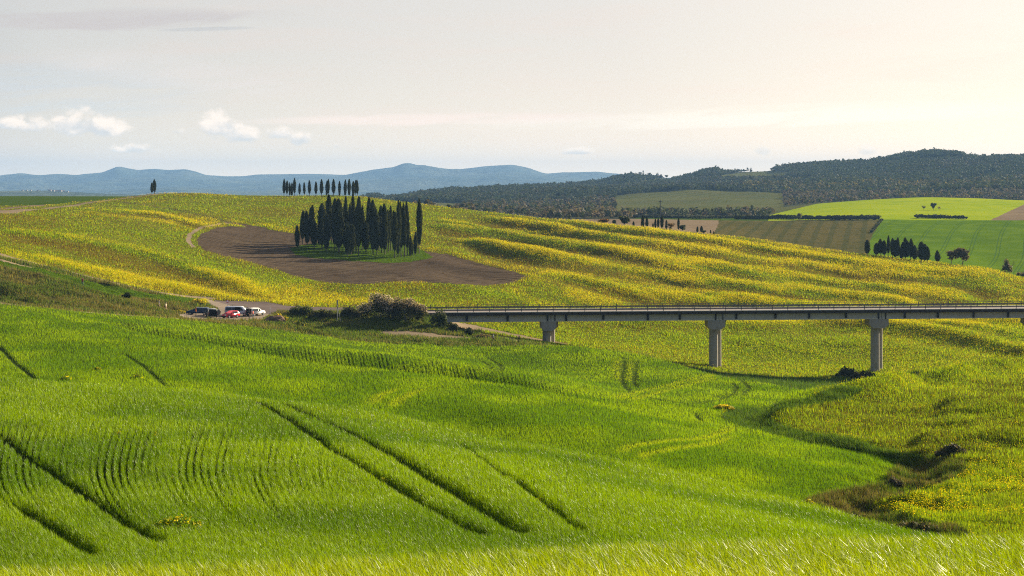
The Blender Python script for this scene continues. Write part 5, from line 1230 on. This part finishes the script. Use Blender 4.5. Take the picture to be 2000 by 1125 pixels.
# ------------------------------------------------------------------ people
M_skin = simple('skin', (.50, .32, .24), .6)
def person(loc, rz, label, shirt, pants, hairc, pose='stand', h=1.72, group=None, hat=None):
    k = h / 1.72
    st = .20 if pose == 'walk' else .04
    J = {'pel': (0, 0, .93), 'waist': (0, 0, 1.08), 'chest': (.01, 0, 1.30), 'neck': (0, 0, 1.45), 'head': (.02, 0, 1.56), 'crown': (.01, 0, 1.68),
         'hl': (0, .09, .90), 'kl': (st * .7 + .03, .10, .50), 'al': (st - .02, .10, .09), 'tl': (st + .14, .11, .03),
         'hr': (0, -.09, .90), 'kr': (-st * .3 + .03, -.10, .50), 'ar': (-st - .02, -.10, .10), 'tr': (-st + .14, -.11, .03),
         'sl': (0, .17, 1.40), 'el': (-.05, .24, 1.13), 'wl': (.06, .25, .90), 'pl': (.09, .25, .83),
         'sr': (0, -.17, 1.40), 'er': (-.02, -.24, 1.13), 'wr': (.10, -.23, .93), 'pr': (.13, -.23, .86)}
    if pose == 'camera':
        J.update({'el': (.14, .22, 1.18), 'wl': (.28, .08, 1.42), 'pl': (.32, .05, 1.48), 'er': (.14, -.22, 1.18), 'wr': (.28, -.08, 1.42), 'pr': (.32, -.05, 1.48)})
    rad = {'pel': .125, 'waist': .115, 'chest': .135, 'neck': .055, 'head': .088, 'crown': .062, 'hl': .085, 'kl': .06, 'al': .042, 'tl': .035, 'hr': .085, 'kr': .06, 'ar': .042, 'tr': .035,
           'sl': .06, 'el': .042, 'wl': .028, 'pl': .026, 'sr': .06, 'er': .042, 'wr': .028, 'pr': .026}
    E = [('pel', 'waist'), ('waist', 'chest'), ('chest', 'neck'), ('neck', 'head'), ('head', 'crown'), ('pel', 'hl'), ('hl', 'kl'), ('kl', 'al'), ('al', 'tl'), ('pel', 'hr'), ('hr', 'kr'), ('kr', 'ar'), ('ar', 'tr'),
         ('chest', 'sl'), ('sl', 'el'), ('el', 'wl'), ('wl', 'pl'), ('chest', 'sr'), ('sr', 'er'), ('er', 'wr'), ('wr', 'pr')]
    for s, sg in (('l', 1), ('r', -1)):
        w, p = Vector(J['w' + s]), Vector(J['p' + s]); d = (p - w).normalized(); side = Vector((1, 0, 0)) if abs(d.x) < .8 else Vector((0, 0, 1))
        for f, (o, ln) in enumerate(((-.03, .062), (-.01, .072), (.01, .068), (.028, .052))):
            a, b = 'f%s%d' % (s, f), 'g%s%d' % (s, f)
            J[a] = tuple(p + side * o + d * ln * .5); J[b] = tuple(p + side * o + d * ln + Vector((.008, -.012 * sg, 0))); rad[a] = .009; rad[b] = .008; E += [('p' + s, a), (a, b)]
        a = 't%s9' % s; J[a] = tuple(w.lerp(p, .5) + side * .05 + d * .02); rad[a] = .010; E.append(('w' + s, a))
    names = list(J); me = bpy.data.meshes.new('body')
    me.from_pydata([tuple(c * k for c in J[n]) for n in names], [(names.index(a), names.index(b)) for a, b in E], [])
    tmp = bpy.data.objects.new('tmp', me); COL.objects.link(tmp)
    md = tmp.modifiers.new('skin', 'SKIN'); md.use_smooth_shade = True
    for i, n in enumerate(names):
        sv = me.skin_vertices[0].data[i]; sv.radius = (rad[n] * k, rad[n] * k * (1.25 if n in ('pel', 'waist', 'chest') else 1)); sv.use_root = n == 'pel'
    tmp.modifiers.new('sub', 'SUBSURF').levels = 1
    dg = bpy.context.evaluated_depsgraph_get(); ev = tmp.evaluated_get(dg); bme = bpy.data.meshes.new_from_object(ev)
    bpy.data.objects.remove(tmp)
    ms = [simple('shirt', shirt, .9), simple('trousers', pants, .9), M_skin, simple('shoe', (.05, .045, .04), .7)]
    bme.materials.clear()
    for m in ms: bme.materials.append(m)
    for p in bme.polygons:
        z = p.center.z / k; wr_ = min((Vector(J[q]) * k - p.center).length for q in ('pl', 'pr'))
        p.material_index = 3 if z < .10 else (2 if (z > 1.47 or wr_ < .09) else (0 if (z > .93 or abs(p.center.y) > .19 * k) else 1))
        p.use_smooth = True
    e = empty('person', loc, rz); tag(e, label, 'person', group)
    b = bpy.data.objects.new('body', bme); COL.objects.link(b); b.parent = e
    # hair cap, and the face: nose, eyes
    def hair(bm):
        bmesh.ops.create_uvsphere(bm, u_segments=12, v_segments=8, radius=.098 * k, matrix=Matrix.Translation((-.015 * k, 0, 1.625 * k)))
        for v in bm.verts:
            if v.co.x > .03 * k and v.co.z < 1.64 * k: v.co.x = .03 * k
    bm_obj('hat' if hat else 'hair', hair, simple('hat_cloth' if hat else 'hair_brown', hat or hairc, .9), e, True)
    bm_obj('nose', lambda bm: bmesh.ops.create_cone(bm, segments=6, radius1=.016, radius2=.004, depth=.04, matrix=Matrix.Translation((.108 * k, 0, 1.58 * k)) @ Matrix.Rotation(R(75), 4, 'Y')), M_skin, e)
    return e
person(spot(382.5, 366.2), R(20), 'person in an orange jacket and dark trousers beside the dark blue car', (.75, .22, .03), (.02, .025, .04), (.08, .05, .03), 'stand', 1.9)
person(spot(486.5, 366), R(190), 'person in black standing at the right end of the parked vehicles', (.02, .02, .022), (.025, .025, .03), (.03, .02, .02), 'stand', 1.95)
person(spot(494, 366.5), R(170), 'person in a coral red top beside the white estate car', (.75, .16, .10), (.25, .28, .33), (.1, .06, .04), 'stand', 1.72)
person(spot(429, 366), R(90), 'person in dark clothes at the open door of the grey van', (.05, .03, .03), (.03, .03, .03), (.03, .02, .02), 'stand', 1.7)
person(spot(311, 366), R(30), 'left one of two walkers in pale clothes on the grass left of the cars', (.72, .62, .50), (.55, .38, .28), (.2, .1, .05), 'walk', 1.82)
person(spot(324, 366), R(160), 'right one of two walkers in pale clothes, with a sun hat', (.72, .58, .44), (.60, .40, .30), (.5, .4, .25), 'walk', 1.70, hat=(.65, .55, .35))
person(spot(161, 362), R(-60), 'person in dark red on the brown bank far left, raising a camera', (.25, .03, .04), (.12, .18, .26), (.05, .03, .02), 'camera', 1.80)
person(spot(963.5, 352), R(-20), 'walker in dark trousers and grey top below the bridge, left of two', (.16, .18, .21), (.03, .015, .02), (.03, .02, .02), 'walk', 1.82)
person(spot(1013.5, 352), R(200), 'walker all in black on the path, right of two below the bridge', (.03, .015, .02), (.02, .015, .015), (.03, .02, .02), 'walk', 1.55)

# ------------------------------------------------------------------ signs, posts, houses
M_red = simple('sign_red', (.45, .02, .06), .5); M_white = simple('sign_white', (.82, .82, .84), .5); M_post = simple('grey_post', (.30, .32, .35), .5, .3, .5)
def cyl(bm, p0, p1, r, n=10):
    p0, p1 = Vector(p0), Vector(p1); d = p1 - p0
    bmesh.ops.create_cone(bm, cap_ends=True, segments=n, radius1=r, radius2=r, depth=d.length, matrix=Matrix.Translation((p0 + p1) / 2) @ d.to_track_quat('Z', 'Y').to_matrix().to_4x4())
l = spot(444.3, 378); zc = -(588.5 - HY) / F * 378 - l[2]
sg = empty('road_sign', l, 0); tag(sg, 'round white road sign with a red ring above the silver white van', 'road sign')
bm_obj('post', lambda bm: cyl(bm, (0, .04, -.2), (0, .04, zc), .035), M_post, sg)
bm_obj('ring', lambda bm: cyl(bm, (0, -.01, zc), (0, .02, zc), .33, 28), M_red, sg)
bm_obj('panel', lambda bm: cyl(bm, (0, -.03, zc), (0, -.012, zc), .21, 28), M_white, sg)
l = spot(660, 371); t = -(586 - HY) / F * 371 - l[2]
up = empty('utility_post', l, 0); tag(up, 'grey post with a slanting stay at the start of the crash barrier', 'post')
bm_obj('pole', lambda bm: cyl(bm, (-.15, 0, -.3), (-.1, 0, t), .07), M_post, up)
bm_obj('stay', lambda bm: cyl(bm, (.6, .2, -.3), (-.05, 0, t * .72), .04), M_post, up)
bm_obj('marker_plate', lambda bm: box_bm(bm, -.24, .04, -.12, -.08, t * .80, t), M_post, up)
l = spot(527.5, 378); mp_ = empty('marker_post', l, 0); tag(mp_, 'short grey marker post at the road edge right of the white estate car', 'post')
bm_obj('post', lambda bm: cyl(bm, (0, 0, -.2), (0, 0, 1.15), .06), M_post, mp_); bm_obj('cap', lambda bm: cyl(bm, (0, 0, 1.155), (0, 0, 1.30), .075), M_white, mp_)
Dp = 1180; l = spot(1289.5, Dp); t = -(390 - HY) / F * Dp - l[2]
pp = empty('power_pole', l, 0); tag(pp, 'tall thin power pole rising in front of the olive green field', 'power pole')
bm_obj('pole', lambda bm: cyl(bm, (0, 0, -1), (0, 0, t), .28, 8), M_dark, pp); bm_obj('crossarm', lambda bm: box_bm(bm, -1.2, 1.2, -.3, -.29 + .2, t - 1.4, t - 1.1), M_dark, pp)
# earth mound
def mound(bm):
    bmesh.ops.create_icosphere(bm, subdivisions=4, radius=1.0)
    for v in bm.verts:
        n_ = fbm(np.array(v.co.x * 2.0 + 5), np.array(v.co.y * 2 + v.co.z * 2), 171, 4)
        v.co = Vector((v.co.x * 2.1, v.co.y * 1.6, v.co.z * 1.25)) * (0.75 + .55 * float(n_))
o = bm_obj('earth_mound', mound, ground_mat('mound_soil', [(.20, .13, .10), (.16, .11, .08), (.11, .08, .06), (.25, .17, .12)], (.3, 1.5, 8), 1, 5))
o.location = spot(537, 361, .1); tag(o, 'heap of brown earth on the verge just right of the lay by', 'earth mound')
# houses
M_wall = simple('plaster', (.42, .40, .36), .9); M_wallb = simple('stone_wall', (.42, .33, .25), .9); M_roof = simple('tile_roof', (.34, .18, .12), .9); M_win = simple('window_dark', (.04, .04, .05), .3)
def house(px, py, D, wpx, hpx, label, wallm, group=None, rz=0.0):
    x = (px - 1000) / F * D; z = float(H(np.array(x), np.array(D))); w, h = wpx / F * D, hpx / F * D; d = w * .7
    e = empty('farmhouse', (x, D, z), rz); tag(e, label, 'house', group)
    bm_obj('wall', lambda bm: box_bm(bm, -w / 2, w / 2, -d / 2, d / 2, -3, h * .72), wallm, e)
    def rf(bm):
        P = [bm.verts.new(p) for p in ((-w * .54, -d * .56, h * .722), (w * .54, -d * .56, h * .722), (w * .54, d * .56, h * .722), (-w * .54, d * .56, h * .722), (-w * .54, 0, h), (w * .54, 0, h))]
        for f in ((0, 1, 5, 4), (2, 3, 4, 5), (1, 2, 5), (3, 0, 4), (3, 2, 1, 0)): bm.faces.new([P[i] for i in f])
    bm_obj('roof', rf, M_roof, e)
    for k in range(3):
        cx = (-.3 + .3 * k) * w; bm_obj('window', lambda bm: box_bm(bm, cx - w * .045, cx + w * .045, -d / 2 - .05, -d / 2 - .02, h * .35, h * .52), M_win, e)
house(733, 377, 3290, 15, 6, 'brown farmhouse on the dark knoll behind the right end of the cypress row', M_wallb)
house(744, 379, 3285, 7, 4, 'small outbuilding on the right slope of the dark knoll', M_wallb)
V_ = [(97, 3.6, 6), (104, 3.0, 5), (111, 3.2, 5), (118, 3.8, 6), (125, 3.0, 4), (132, 2.6, 4), (44, 2.6, 4), (52, 2.4, 4), (60, 2.2, 3), (74, 2.4, 4)]
VX_ = sorted(v[0] for v in V_)
for px, hh, ww in V_:
    house(px, 0, 5560, ww, hh, f"tiny pale far village house, {ordinal(VX_.index(px), len(VX_))} on the blue ridge at the left", M_wall, 'houses of the far villages', random.uniform(-.5, .5))
house(1397, 0, 3000, 7, 3, 'low pale roofed farm building among the woods above the valley', M_wallb) if 0 else None
